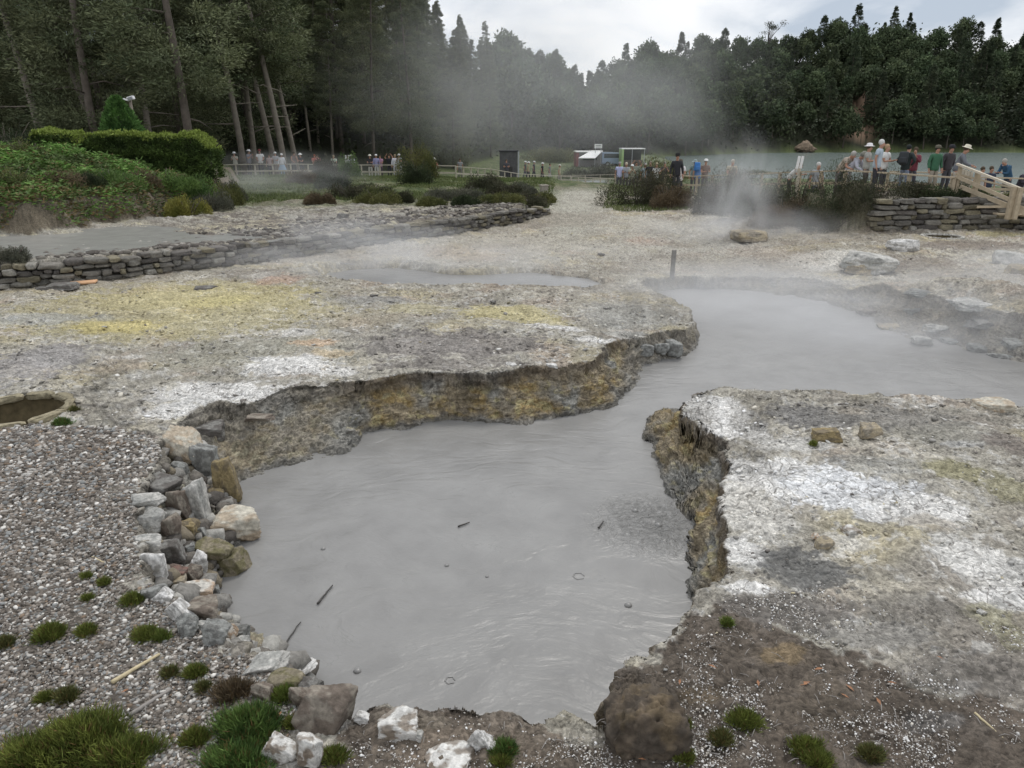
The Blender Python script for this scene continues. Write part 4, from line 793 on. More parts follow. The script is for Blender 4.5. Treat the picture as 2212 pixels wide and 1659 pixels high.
# ================================================================== PLANTS
LEAF = vcol('foliage', .75, .25, .18); LEAFN = vcol('near_foliage', .7, .3)
BARK = plain('bark', (.11, .093, .078), .9, .35, 3.0, .4, rand=.3); BARKP = plain('pale_bark', (.20, .175, .145), .85, .3, 4.0, .3)
def leaves(P, D, Ln, Wd, C, rg, fold=.0):
    """one small pointed blade per point: P base points, D directions, lengths, widths, colours"""
    n = len(P); D = D / (np.linalg.norm(D, axis=1)[:, None] + 1e-9); u = rg.normal(size=(n, 3)); S = np.cross(D, u); S /= np.linalg.norm(S, axis=1)[:, None] + 1e-9
    Ln = np.broadcast_to(Ln, n)[:, None]; Wd = np.broadcast_to(Wd, n)[:, None]
    V = np.stack([P, P + D * Ln * .5 + S * Wd * .5, P + D * Ln, P + D * Ln * .45 - S * Wd * .5], 1).reshape(-1, 3)
    return V, np.arange(4 * n).reshape(n, 4), np.repeat(C, 4, 0)
def lmesh(name, parts, mat=None):
    V = np.concatenate([p[0] for p in parts]); n = 0; F = []
    for p in parts: F.append(p[1] + n); n += len(p[0])
    return npmesh(name, V, np.concatenate(F), mat or LEAF, np.clip(np.concatenate([p[2] for p in parts]), .005, .8))
def unit(rg, n):
    v = rg.normal(size=(n, 3)); return v / np.linalg.norm(v, axis=1)[:, None]
def conifer_mesh(seed, H=24, base=.25, R=3.4, clumps=170, per=46, leaf=(.42, .13), c1=(.085, .104, .054), c2=(.170, .182, .095), droop=.25, pw=.75, gap=0):
    rg = np.random.default_rng(seed); Pp = []; Dd = []; Cc = []; Ll = []
    for k in range(clumps):
        t = rg.uniform() ** 1.15; z = H * (base + (1 - base) * t); L_ = R * ((1 - t) ** pw * .95 + .03) * rg.uniform(.45, 1.1) * (sstep(-.02, .22, t) * .5 + .5); a = rg.uniform(0, 6.283)
        cr_ = rg.uniform(.45, .95) * (.32 + .68 * (1 - t)) * R / 3.4; c = np.array([math.cos(a) * L_, math.sin(a) * L_, z - droop * L_ + rg.normal() * .2])
        q = unit(rg, per) * (rg.uniform(size=(per, 1)) ** .45) * np.array([1.25, 1.25, .62]) * cr_
        out = np.array([math.cos(a), math.sin(a), -.15]); d = q * .8 / cr_ + out * .7 + rg.normal(size=(per, 3)) * .45; d[:, 2] += .15
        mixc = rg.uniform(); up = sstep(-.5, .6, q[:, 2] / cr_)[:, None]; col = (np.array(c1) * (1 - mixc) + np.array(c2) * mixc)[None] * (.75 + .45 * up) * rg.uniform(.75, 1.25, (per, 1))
        Pp.append(q + c); Dd.append(d); Cc.append(col); Ll.append(rg.uniform(.6, 1.2, per))
    P = np.concatenate(Pp); l = np.concatenate(Ll)
    return lmesh('crown', [leaves(P, np.concatenate(Dd), leaf[0] * l, leaf[1] * l, np.concatenate(Cc), rg)])
def trunk_mesh(seed, H=24, r=.32, bend=.4, dead=7, upto=.95, mat=None):
    rg = np.random.default_rng(seed); M = MB(); n = 10; b = rg.normal(size=2) * bend; ph = rg.uniform(0, 6)
    f = lambda t: np.array([b[0] * t * t + .12 * math.sin(t * 5 + ph), b[1] * t * t + .12 * math.cos(t * 4 + ph), H * t])
    M.tube([f(t) - np.array([0, 0, .6 if t == 0 else 0]) for t in np.linspace(0, upto, n)], [r * (1.15 - t) for t in np.linspace(0, upto, n)], 8)
    for k in range(dead):
        t = rg.uniform(.12, .75); a = rg.uniform(0, 6.28); L_ = rg.uniform(.8, 2.6); p = f(t); d = np.array([math.cos(a), math.sin(a), rg.uniform(-.25, .35)])
        M.tube([p, p + d * L_ * .5 + np.array([0, 0, .08]), p + d * L_ + np.array([0, 0, rg.uniform(-.4, .3)])], [.06, .04, .012], 5)
    return M.mesh('trunk', mat or BARK, True)
def round_mesh(seed, H=15, R=3.6, clumps=70, per=55, leaf=(.5, .3), c1=(.050, .072, .037), c2=(.098, .124, .060), base=.3, top=1.0):
    rg = np.random.default_rng(seed); Pp = []; Dd = []; Cc = []
    for k in range(clumps):
        v = unit(rg, 1)[0]; v[2] = abs(v[2]) * 1.0 - .25; rr = rg.uniform(.55, 1.0); c = np.array([v[0] * R * rr, v[1] * R * rr, H * (base + (1 - base) * .45) + v[2] * H * (1 - base) * .52 * rr]); cr_ = rg.uniform(.7, 1.3) * R / 3.6
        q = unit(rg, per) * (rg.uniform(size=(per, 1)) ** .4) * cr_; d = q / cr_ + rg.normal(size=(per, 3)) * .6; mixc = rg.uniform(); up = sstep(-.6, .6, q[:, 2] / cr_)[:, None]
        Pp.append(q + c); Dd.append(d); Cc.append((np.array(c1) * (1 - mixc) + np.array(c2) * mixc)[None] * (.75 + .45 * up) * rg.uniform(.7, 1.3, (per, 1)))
    P = np.concatenate(Pp); n = len(P)
    return lmesh('crown', [leaves(P, np.concatenate(Dd), leaf[0] * rg.uniform(.6, 1.2, n), leaf[1] * rg.uniform(.6, 1.2, n), np.concatenate(Cc), rg)])
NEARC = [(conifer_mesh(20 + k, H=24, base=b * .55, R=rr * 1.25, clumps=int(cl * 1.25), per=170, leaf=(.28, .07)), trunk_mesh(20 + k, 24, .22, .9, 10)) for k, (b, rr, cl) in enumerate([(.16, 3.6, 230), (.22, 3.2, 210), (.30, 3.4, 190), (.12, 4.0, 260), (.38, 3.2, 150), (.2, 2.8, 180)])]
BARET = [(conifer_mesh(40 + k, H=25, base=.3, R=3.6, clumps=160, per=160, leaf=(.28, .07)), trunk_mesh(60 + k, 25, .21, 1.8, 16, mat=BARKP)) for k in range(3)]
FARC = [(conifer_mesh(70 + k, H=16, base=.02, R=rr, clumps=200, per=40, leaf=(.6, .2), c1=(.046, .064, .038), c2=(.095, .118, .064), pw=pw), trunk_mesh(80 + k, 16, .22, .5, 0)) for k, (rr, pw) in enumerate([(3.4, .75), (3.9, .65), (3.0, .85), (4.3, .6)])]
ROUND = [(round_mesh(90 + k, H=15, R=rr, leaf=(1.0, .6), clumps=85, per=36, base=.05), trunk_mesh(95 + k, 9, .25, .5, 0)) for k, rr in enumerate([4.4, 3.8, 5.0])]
def tree(kind, x, y, sc, label, grp, rz=None, z=None, lean=0.0, name='conifer_tree', sz=1.0, cat='tree'):
    root = empty(name, (x, y, (gz(x, y) if z is None else z) - .15), RNG.uniform(0, 6.28) if rz is None else rz); root.scale = (sc, sc, sc * sz)
    if lean: root.rotation_euler[1] = lean
    link('crown', kind[0], root); link('trunk', kind[1], root); tag(root, label, cat, grp); return root
LFOR = 'tall dark conifers of the wood on the left'; MFOR = 'trees on the hazy slope in the valley middle'; RFOR = 'trees covering the hillside across the lake'
# explicit front trees whose trunks show (column, distance, kind, scale, lean)
FRONT = [(95, 47, 0, .95, -.06, 'dark conifer with a bare leaning trunk behind the left hedge'), (232, 50, 1, 1.0, -.16, 'pale leaning trunk rising behind the conical bush'), (330, 52, 2, 1.0, .02, 'conifer behind the lamp with twisted dead branches'),
 (522, 55, 0, 1.05, -.05, 'tall straight pale trunk right of the hedge end'), (548, 60, 1, 1.0, .03, 'thin trunk just right of the tall straight pale one'), (598, 57, 2, 1.0, -.13, 'leaning trunk behind the group of visitors with white hats'), (612, 56, 0, 1.02, -.09, 'bright leaning trunk crossing its darker neighbour'), (640, 62, 1, .95, -.1, 'slender trunk behind the crouching visitors')]
TREES = []
for c, Y, k, s, ln, lb in FRONT:
    x = azx(c, Y); TREES.append((x, Y)); tree(BARET[k], x, Y, s, lb, LFOR, lean=ln, rz=0.0)
def fill(az0, az1, n, depth0, depth1, pick, lab, grp, spacing, seed, name='conifer_tree', smin=.8, smax=1.15, bias=1.0):
    rg = np.random.default_rng(seed); tries = 0; cnt = 0
    while cnt < n and tries < 9000:
        tries += 1; az = rg.uniform(az0, az1); foot = np.interp(az, HILL[:, 0], HILL[:, 1]); y = foot + depth0 + (depth1 - depth0) * rg.uniform() ** bias; x = azx(az, y)
        if any((x - a) ** 2 + (y - b) ** 2 < spacing ** 2 for a, b in TREES): continue
        kk = pick(rg, az, y - foot); s = rg.uniform(smin, smax); TREES.append((x, y)); cnt += 1
        tree(kk, x, y, s, lab, grp, name=name, sz=rg.uniform(.9, 1.15))
    return cnt
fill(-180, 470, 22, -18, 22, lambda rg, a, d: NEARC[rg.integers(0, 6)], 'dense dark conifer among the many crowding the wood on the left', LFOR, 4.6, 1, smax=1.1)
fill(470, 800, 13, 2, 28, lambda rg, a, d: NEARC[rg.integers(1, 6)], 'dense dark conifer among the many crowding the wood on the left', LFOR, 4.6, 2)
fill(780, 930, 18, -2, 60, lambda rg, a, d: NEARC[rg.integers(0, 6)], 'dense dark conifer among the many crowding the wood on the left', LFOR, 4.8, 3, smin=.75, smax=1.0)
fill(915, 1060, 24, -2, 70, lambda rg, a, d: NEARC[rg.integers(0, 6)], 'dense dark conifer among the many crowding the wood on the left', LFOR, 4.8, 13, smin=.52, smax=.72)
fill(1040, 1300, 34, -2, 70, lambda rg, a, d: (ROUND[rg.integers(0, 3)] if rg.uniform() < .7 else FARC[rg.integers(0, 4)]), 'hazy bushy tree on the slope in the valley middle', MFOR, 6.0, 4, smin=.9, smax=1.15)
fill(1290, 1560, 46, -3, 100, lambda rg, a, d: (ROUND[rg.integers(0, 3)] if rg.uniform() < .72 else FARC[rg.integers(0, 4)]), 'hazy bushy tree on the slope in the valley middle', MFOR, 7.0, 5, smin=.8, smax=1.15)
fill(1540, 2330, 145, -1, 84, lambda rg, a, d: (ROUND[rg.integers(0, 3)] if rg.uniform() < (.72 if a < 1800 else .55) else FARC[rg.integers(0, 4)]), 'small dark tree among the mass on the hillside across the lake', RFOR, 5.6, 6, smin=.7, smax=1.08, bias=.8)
def dead_tree():
    c, Y = 1632, 333; x = azx(c, Y); z = gz(x, Y); root = empty('sparse_tree', (x, Y, z)); root.scale = (1.15,) * 3; rg = np.random.default_rng(4); M = MB(); Pp = []
    M.tube([(0, 0, 0), (.3, 0, 8), (.2, 0, 13)], [.4, .3, .22], 7)
    for k in range(9):
        a = rg.uniform(-.9, .9); h = rg.uniform(7, 13); e_ = np.array([.25 + math.sin(a) * rg.uniform(3.5, 6), rg.uniform(-3, 3), h + rg.uniform(3, 8)]); M.tube([(.25, 0, h), (.25 + (e_[0]) * .4, e_[1] * .4, h + (e_[2] - h) * .5), e_], [.18, .12, .05], 5)
        Pp.append(e_[None] + unit(rg, 60) * rg.uniform(.3, 1.3, (60, 1)) * np.array([1.3, 1.3, .8]))
    M.build('trunk', BARK, root, True); P = np.concatenate(Pp); n = len(P); link('crown', lmesh('crown', [leaves(P, unit(rg, n), np.full(n, .5), np.full(n, .25), np.tile([[.05, .06, .035]], (n, 1)) * rg.uniform(.7, 1.3, (n, 1)), rg)]), root)
    tag(root, 'tall sparse tree with open flat branches standing above the ridge', 'tree')
dead_tree()
# ---- low growth that closes the gaps between the trees
def understory():
    rg = np.random.default_rng(55); n0 = 15000; az = rg.uniform(250, 2400, n0); foot = np.interp(az, HILL[:, 0], HILL[:, 1]); u = rg.uniform(size=n0); dep = np.interp(az, HILL[:, 0], HILL[:, 2]) - foot; y = foot + 2 + dep * u; x = azx(az, y); z = ground(x, y)
    scar = (np.abs(az - 1838) < 26) & (y < 312); keep = ~scar & (rg.uniform(size=n0) < np.where(az < 1000, .3, 1)); x, y, z, az = x[keep], y[keep], z[keep], az[keep]; n = len(x); per = 7; sc = y / 250
    c = np.stack([x, y, z + rg.uniform(0, 6, n) * np.clip(sc, .3, 1)], 1); P = np.repeat(c, per, 0) + rg.normal(size=(n * per, 3)) * 1.5 * np.repeat(np.clip(sc, .35, 1), per)[:, None]; s = np.repeat(np.clip(sc, .3, 1), per) * rg.uniform(.6, 1.3, n * per)
    k = np.repeat(np.clip(.5 + 1.3 * n2(x, y, .06, 3, 5.), 0, 1), per)[:, None]; C = (np.array([.022, .030, .016]) * (1 - k) + np.array([.055, .070, .030]) * k) * rg.uniform(.7, 1.3, (n * per, 1))
    o = link('wood_undergrowth', lmesh('wood_undergrowth', [leaves(P, unit(rg, n * per) + np.array([0, -.2, .3]), 1.3 * s, .75 * s, C, rg)], LEAFN)); tag(o, 'dense undergrowth of the hillside woods', None, None, 'stuff')
understory()
fill(470, 760, 16, 3, 26, lambda rg, a, d: BARET[rg.integers(0, 3)], 'thin bare conifer trunk standing in the dark behind the left fence', LFOR, 2.2, 12, smin=.6, smax=.85)
# ---- bushes
def bush_mesh(seed, w_, d_, h, n=5000, leaf=(.13, .035), c1=(.05, .055, .028), c2=(.10, .095, .05), lumps=9, up=.7, skirt=.0):
    rg = np.random.default_rng(seed); L_ = rg.uniform(-.62, .62, (lumps, 2)); hs = rg.uniform(.5, 1.0, lumps) * (1 - .55 * (L_ ** 2).sum(1)); per = n // lumps; Pp = []; Dd = []; Cc = []
    for (a, b), hh in zip(L_, hs):
        c = np.array([a * w_, b * d_, 0]); r = np.array([w_ * .42, d_ * .42, h * hh]); v = unit(rg, per); v[:, 2] = np.abs(v[:, 2]); rr = rg.uniform(.55, 1.03, (per, 1)); rr = rr * (1 + .16 * fbm(v * 2.6 + a * 9, 2))[:, None]
        q = v * rr * r + c; mixc = np.clip(.5 + 1.3 * fbm(q * (1.6 / max(w_, .3)) + seed, 3), 0, 1)[:, None]; Pp.append(q); Dd.append(v * .8 + np.array([0, 0, up]) + rg.normal(size=(per, 3)) * .5)
        Cc.append((np.array(c1)[None] * (1 - mixc) + np.array(c2)[None] * mixc) * rg.uniform(.65, 1.35, (per, 1)) )
    P = np.concatenate(Pp); n = len(P); return lmesh('leaf_mass', [leaves(P, np.concatenate(Dd), leaf[0] * rg.uniform(.6, 1.2, n), leaf[1] * rg.uniform(.7, 1.2, n), np.concatenate(Cc), rg)], LEAFN)
def stems_mesh(seed, w_, d_, h, n=14, r=.02):
    rg = np.random.default_rng(seed); M = MB()
    for k in range(n):
        a = rg.uniform(0, 6.28); rr = rg.uniform(.1, .7); e_ = np.array([math.cos(a) * w_ * rr, math.sin(a) * d_ * rr, h * rg.uniform(.4, .8)]); M.tube([e_ * np.array([.25, .25, 0]) - np.array([0, 0, .1]), e_ * np.array([.6, .6, .6]), e_], [r, r * .7, r * .3], 5)
    return M.mesh('stems', BARK, True)
def bush(px, py, w, h, label, col='heath', name='bush', n=5000, cat='bush', grp=None, leaf=None, Y=None, dep=.6, lumps=9, up=.7, seed=None):
    """px, py: middle of the base in the photograph; w, h: width and height there"""
    if Y is None: p = hit(px, py)
    else: x = azx(px, Y, py); p = np.array([x, Y, gz(x, Y)])
    m = (p[1] * cp + (CAMZ - p[2]) * sp) / FOC; w, h = w * 1.3, h * (1.3 if grp == HB else 1.15); W_ = w * m / 2; H_ = h * m; c1, c2 = BC[col]; seed = seed or int(px + py * 3)
    root = empty(name, (p[0], p[1] + W_ * dep * .5, p[2] - .04)); lf = leaf or (max(.03, 4.6 * m), max(.008, 1.35 * m)); n = int(n * 2.0)
    link('leaf_mass', bush_mesh(seed, W_, W_ * dep, H_, n, lf, c1, c2, lumps, up), root); link('stems', stems_mesh(seed, W_, W_ * dep, H_), root); tag(root, label, cat, grp); return root
BC = dict(heath=((.045, .05, .026), (.095, .090, .055)), grey=((.09, .095, .07), (.15, .15, .11)), green=((.06, .115, .03), (.14, .22, .055)), dark=((.025, .035, .016), (.055, .075, .03)), olive=((.08, .095, .03), (.17, .17, .06)), brown=((.10, .075, .045), (.17, .13, .08)), bright=((.10, .15, .03), (.20, .25, .06)), moss=((.09, .12, .025), (.20, .23, .05)), yel=((.14, .15, .03), (.30, .28, .07)))
HB = 'dark heath bushes below the right walkway'
for a, b, w_, h_, c, lb in [(1385,448,150,90,'heath','greyish heath bush at the left end of the bush bank'),(1450,452,90,50,'brown','low brown bush right of the greyish heath bush'),(1560,462,130,85,'heath','dark bush in the steam column'),(1640,470,130,95,'dark','tall dark bush on the right of the steam column'),(1730,470,170,100,'heath','broad dark bush below the leaning visitors'),
  (1810,470,170,108,'dark','darkest high bush beneath the blue-shirted visitor'),(1900,458,150,85,'heath','dark rounded bush left of the stone wall top'),(1700,492,120,60,'brown','low scrubby brown bush at the foot of the bank'),(1800,497,150,52,'heath','trailing bush at the foot of the bank beside the wall end'),(1590,440,80,70,'grey','pale twiggy bush behind the steam column')]:
    bush(a, b, w_, h_, lb, c, grp=HB, n=7000)
for a, b, w_, h_, c, Y, lb in [(1985,440,110,38,'heath',25,'low bush on top of the stone wall at its left end'),(2070,440,120,42,'dark',24.4,'dark bush on the stone wall below the handrail'),(2150,452,110,24,'olive',24.2,'low green bush on the stone wall near the timber steps')]:
    bush(a, b, w_, h_, lb, c, grp='bushes growing on the stone wall', n=4500, Y=Y)
for a, b, w_, h_, c, lb in [(22,566,62,40,'grey','small grey-green bush behind the long wall at the left edge'),(720,412,80,46,'dark','dark bush below the fence left of the white marker posts'),(700,385,60,44,'heath','ragged bush in front of the left fence'),(752,432,80,38,'heath','low heath bush under the white marker posts'),(820,440,100,34,'olive','flat olive bush on the slope below the fence'),
  (900,400,70,60,'dark','dark shrub in front of the gap in the fence'),(865,438,60,26,'heath','small heath mound below the dark shrub'),(985,430,110,34,'grey','greyish low bush in the middle of the grassy slope'),(1045,412,90,38,'heath','rounded heath bush right of the greyish one'),(1080,440,90,28,'olive','olive bush just behind the end of the long wall'),
  (1140,446,90,34,'heath','heath bush at the very end of the long wall'),(1120,418,80,22,'grey','grey low bush left of the concrete block'),(1010,445,60,22,'dark','small dark bush close behind the long wall'),(930,446,70,20,'olive','thin olive scrub behind the long wall'),(1165,438,70,26,'olive','olive scrub beside the squat stone pillar'),(800,425,90,30,'heath','heath bush in the middle of the left slope'),(690,440,60,26,'brown','brown scrub on the eroded slope at the left'),(1090,425,80,34,'heath','wide heath bush above the end of the long wall'),(650,398,70,30,'brown','brown scrub under the stooping visitors')]:
    bush(a, b, w_, h_, lb, c, grp='bushes on the grassy slope behind the long wall', n=4000)
# bigger shrubs at the fence
bush(898,388,80,72,'tall green-grey shrub rising above the middle of the fence','olive',n=5200,Y=47,name='shrub',cat='shrub')
bush(752,372,44,52,'small leafy sapling beside the white marker posts','green',n=2500,Y=49,name='shrub',cat='shrub')
bush(1415,352,120,46,'rounded green bush left of the market stalls end','olive',n=3500,Y=80,name='shrub',cat='shrub')
bush(1180,352,130,34,'pale green bush below the hazy slope','olive',n=3500,Y=120,name='shrub',cat='shrub')
bush(1500,345,120,32,'light green thicket on the lake shore','olive',n=3500,Y=100,name='shrub',cat='shrub')
bush(1640,338,110,20,'low pale thicket on the lake shore','olive',n=2500,Y=120,name='shrub',cat='shrub')
bush(1290,362,120,30,'grey-green scrub in front of the market stalls','grey',n=3500,Y=92,name='shrub',cat='shrub')
# ---- left bank: conical bush, clipped hedges, ferns
def hedge(x0, x1, Y, ztop, zbot, depth, label, seed, n=16000, slope=0.0, trunks=False):
    rg = np.random.default_rng(seed); a = azx(x0, Y, 320); b = azx(x1, Y, 320); W_ = (b - a); root = empty('clipped_hedge', ((a + b) / 2, Y, zbot)); H_ = ztop - zbot
    u = rg.uniform(size=n); face = rg.choice(3, n, p=[.52, .36, .12]); x = rg.uniform(-.5, .5, n) * W_; y = rg.uniform(-.5, .5, n) * depth; z = rg.uniform(0, 1, n) * H_
    nx = np.zeros((n, 3)); 
    m = face == 0; y[m] = -depth / 2; nx[m] = (0, -1, .1); m = face == 1; z[m] = H_; nx[m] = (0, 0, 1); m = face == 2; x[m] = W_ / 2 * np.sign(rg.uniform(-1, 1, m.sum())); nx[m, 0] = np.sign(x[m])
    if trunks: keep = (z > H_ * .45) | (rg.uniform(size=n) < .35); x, y, z, nx = x[keep], y[keep], z[keep], nx[keep]; n = len(x)
    P = np.stack([x, y, z + slope * x / W_], 1); w3 = fbm(P * np.array([1.2, 1.2, 1.6]) + seed, 3); P += nx * (w3 * .30 + rg.uniform(-.12, .04, n))[:, None]
    P[:, 2] -= .25 * H_ * sstep(.40, .5, np.abs(x) / W_) * sstep(.6, 1, z / H_)
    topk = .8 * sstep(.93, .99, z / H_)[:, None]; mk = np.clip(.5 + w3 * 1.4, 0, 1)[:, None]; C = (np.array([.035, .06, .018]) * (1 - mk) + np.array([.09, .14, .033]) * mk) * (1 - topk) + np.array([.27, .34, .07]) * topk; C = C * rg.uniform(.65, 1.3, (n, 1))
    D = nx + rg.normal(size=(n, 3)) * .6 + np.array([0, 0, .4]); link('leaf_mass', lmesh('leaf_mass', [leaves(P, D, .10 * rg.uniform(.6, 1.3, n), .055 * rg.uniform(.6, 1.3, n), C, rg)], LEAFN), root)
    M = MB()
    for k in range(7):
        xx = (k / 6 - .5) * W_ * .86 + rg.normal() * .1; M.tube([(xx, rg.uniform(-.2, .2) * depth, -.5), (xx + rg.normal() * .1, 0, H_ * .45), (xx + rg.normal() * .2, 0, H_ * .85)], [.05, .04, .02], 6)
    # dense twiggy heart that stops light coming through
    M.box((0, 0, H_ * (.5 if not trunks else .72)), (W_ * .86, depth * .66, H_ * (.86 if not trunks else .36)), bev=.08)
    M.build('stems', plain('twigs', (.045, .045, .025), .95, .4, 9), root, True); tag(root, label, 'hedge'); return root
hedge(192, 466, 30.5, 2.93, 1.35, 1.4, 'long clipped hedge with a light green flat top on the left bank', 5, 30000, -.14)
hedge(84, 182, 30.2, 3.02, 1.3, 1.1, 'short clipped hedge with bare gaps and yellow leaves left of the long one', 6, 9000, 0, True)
def cone_bush():
    Y = 33; x = azx(258, Y, 260); z = 1.5; rg = np.random.default_rng(8); n = 15000; root = empty('conical_bush', (x, Y, z)); H_ = 2.95; t = rg.uniform(size=n) ** 1.2; a = rg.uniform(0, 6.28, n); R0 = 1.35 * (1 - t) ** .75 + .05
    lump = .75 + .5 * np.clip(.5 + fbm(np.stack([np.cos(a) * 2, np.sin(a) * 2, t * 6], 1), 3), 0, 1); rr = R0 * lump * rg.uniform(.7, 1.0, n); P = np.stack([np.cos(a) * rr, np.sin(a) * rr, t * H_], 1)
    D = np.stack([np.cos(a), np.sin(a), np.full(n, .9)], 1) + rg.normal(size=(n, 3)) * .45; mk = np.clip((lump - .75) * 2, 0, 1)[:, None]; C = (np.array([.05, .11, .03]) * (1 - mk) + np.array([.12, .24, .06]) * mk) * rg.uniform(.6, 1.35, (n, 1))
    link('crown', lmesh('crown', [leaves(P, D, .15 * rg.uniform(.6, 1.2, n), .06 * rg.uniform(.6, 1.2, n), C, rg)], LEAFN), root); MB().tube([(0, 0, -1), (0, 0, 1.5), (0, 0, 2.7)], [.09, .06, .02], 7).build('trunk', BARK, root, True)
    tag(root, 'bright green conical bush behind the hedge beside the lamp post', 'bush')
cone_bush()
def ferns():
    rg = np.random.default_rng(12); N = 75000; x = rg.uniform(-34, -7, N * 3); y = rg.uniform(15, 36, N * 3); d, ins = pdist(x, y, bank); ok = ins & (d > .05 + .35 * sstep(.05,.4,n2(x, y, .35, 2, 8.))) & (x > -y * .92) & (y < 33)
    x, y, d = x[ok][:N], y[ok][:N], d[ok][:N]; z = ground(x, y); n = len(x); w_ = n2(x, y, .55, 3, 33.); cover = w_ > -.6; x, y, z, w_, d = x[cover], y[cover], z[cover], w_[cover], d[cover]; n = len(x)
    hgt = np.clip(.32 + .55 * n2(x, y, .9, 2, 44.) + .25 * w_, .08, .8); P = np.stack([x, y, z + hgt * rg.uniform(.35, 1, n)], 1)
    a = rg.uniform(0, 6.28, n); D = np.stack([np.cos(a), np.sin(a) - .5, rg.uniform(-.25, .55, n)], 1)
    k = sstep(-.25, .3, w_)[:, None]; C = np.array([.08, .12, .035]) * (1 - k) + np.array([.14, .26, .055]) * k; br = (rg.uniform(size=(n, 1)) < .10 + .3 * sstep(2.2, .8, d)[:, None]); C = np.where(br, np.array([[.16, .12, .05]]), C) * rg.uniform(.6, 1.35, (n, 1))
    me = lmesh('ferns', [leaves(P, D, .20 * rg.uniform(.5, 1.2, n), .045 * rg.uniform(.6, 1.2, n), C, rg), leaves(P - np.array([0, 0, .06]), -D + rg.normal(size=(n, 3)) * .4, .17 * rg.uniform(.5, 1.2, n), .045, C, rg)], LEAFN)
    tag(link('fern_undergrowth', me), 'green ferns covering the left bank', None, None, 'stuff')
ferns()
for a, Y, w_, h_, c, lb in [(20,29,150,85,'dark','dark leafy shrub at the left frame edge beside the hedge'),(60,26,100,52,'olive','olive shrub below the dark leafy one at the left edge'),(425,27,120,78,'green','tall green bush under the right part of the hedge'),(480,29,70,70,'olive','bush with yellowish leaves at the hedge end above the fence'),(350,26,110,52,'green','leafy bush in the middle of the left bank'),
   (395,24.6,80,44,'yel','bush with yellow-green leaves hanging over the bank'),(445,26.5,90,50,'grey','dull bush at the right foot of the bank'),(500,30,60,52,'grey','grey twiggy bush at the right end of the bank'),(330,31,80,40,'dark','dark patch of shrub inside the long hedge front'),(120,22.8,120,46,'brown','brown dying bush over the rocky bank face'),(20,21.6,110,60,'olive','olive bush hanging over the grey pool at the left edge'),(240,24.2,110,56,'green','green bush on the lower bank above the pale rock face'),(310,25.4,100,46,'brown','brown bush on the lower bank right of the green one'),(190,23.6,60,36,'dark','dark bush above the rocky notch of the bank')]:
    bush(a, 430, w_, h_, lb, c, grp='bushes on the left bank', n=5500, Y=Y, name='bush')
# ---- grass on the far slope
def grass():
    rg = np.random.default_rng(31); N = 110000; az = rg.uniform(470, 1500, N); y = rg.uniform(30, 62, N); x = azx(az, y); z, A = ground(x, y, True); k = n2(x, y, .35, 3, 70.) > -.12
    path = np.abs(az - 1250 - (A['r'] - 33) * 1.2) < 60; k &= ~(path & (y < 47)); x, y, z = x[k], y[k], z[k]; n = len(x)
    P = np.stack([x, y, z], 1); D = rg.normal(size=(n, 3)) * .4 + np.array([0, 0, 1]); m = np.clip(.5 + 1.2 * n2(x, y, .5, 3, 71.), 0, 1)[:, None]; C = (np.array([.08, .12, .03]) * (1 - m) + np.array([.17, .19, .08]) * m) * rg.uniform(.7, 1.3, (n, 1))
    tag(link('grass', lmesh('grass', [leaves(P, D, .15 * rg.uniform(.5, 1.3, n), .035, C, rg)], LEAFN)), 'rough grass on the slope below the fence', None, None, 'stuff')
grass()
# ---- low green cushions in the gravel near the camera
def cushion(px, py, w_, h_, label, c='moss', n=2600, grp='green moss and heather tufts near the camera', bl=(.045, .006), cat='tuft'):
    n = int(n * 1.3); w_ *= .82; h_ *= .9; p = hit(px, py + h_ * .3); m = (p[1] * cp + (CAMZ - p[2]) * sp) / FOC; W_ = w_ * m / 2; H_ = max(h_ * m * .55, .03); rg = np.random.default_rng(int(px * 3 + py)); c1, c2 = BC[c]
    v = unit(rg, n); v[:, 2] = np.abs(v[:, 2]); ang = np.arctan2(v[:, 1], v[:, 0]); edge = 1 + .7 * fbm(np.stack([np.cos(ang) * 1.5, np.sin(ang) * 1.5, np.full(n, px)], 1), 2); rr = rg.uniform(.05, 1.0, n) ** .75 * rg.choice([1, 1, 1, 1.35], n)
    P = v * (rr * edge)[:, None] * np.array([W_, W_ * .8, H_]); P[:, 2] = H_ * np.maximum(v[:, 2], .12) * rg.uniform(.3, 1, n) * (1 + .5 * fbm(P * (4 / W_) * .4, 2)); bls = bl[0] * (1 + .5 * min(W_ * 4, 1.5))
    D = v * .6 + np.array([0, 0, .9]) + rg.normal(size=(n, 3)) * .45; k = np.clip(.5 + 1.4 * fbm(P * 9, 2) + .25 * (P[:, 2] / H_ - .5), 0, 1)[:, None]; C = np.array(c1) * (1 - k) + np.array(c2) * k
    br = rg.uniform(size=(n, 1)) < .08; C = np.where(br, np.array([[.16, .10, .04]]), C) * rg.uniform(.6, 1.4, (n, 1))
    o = link('moss_tuft', lmesh('moss_tuft', [leaves(P, D, bls * rg.uniform(.5, 1.3, n), bl[1] * .7 * rg.uniform(.7, 1.4, n), C, rg)], LEAFN)); o.location = p + np.array([0, W_ * .3, 0]); tag(o, label, cat, grp); return o
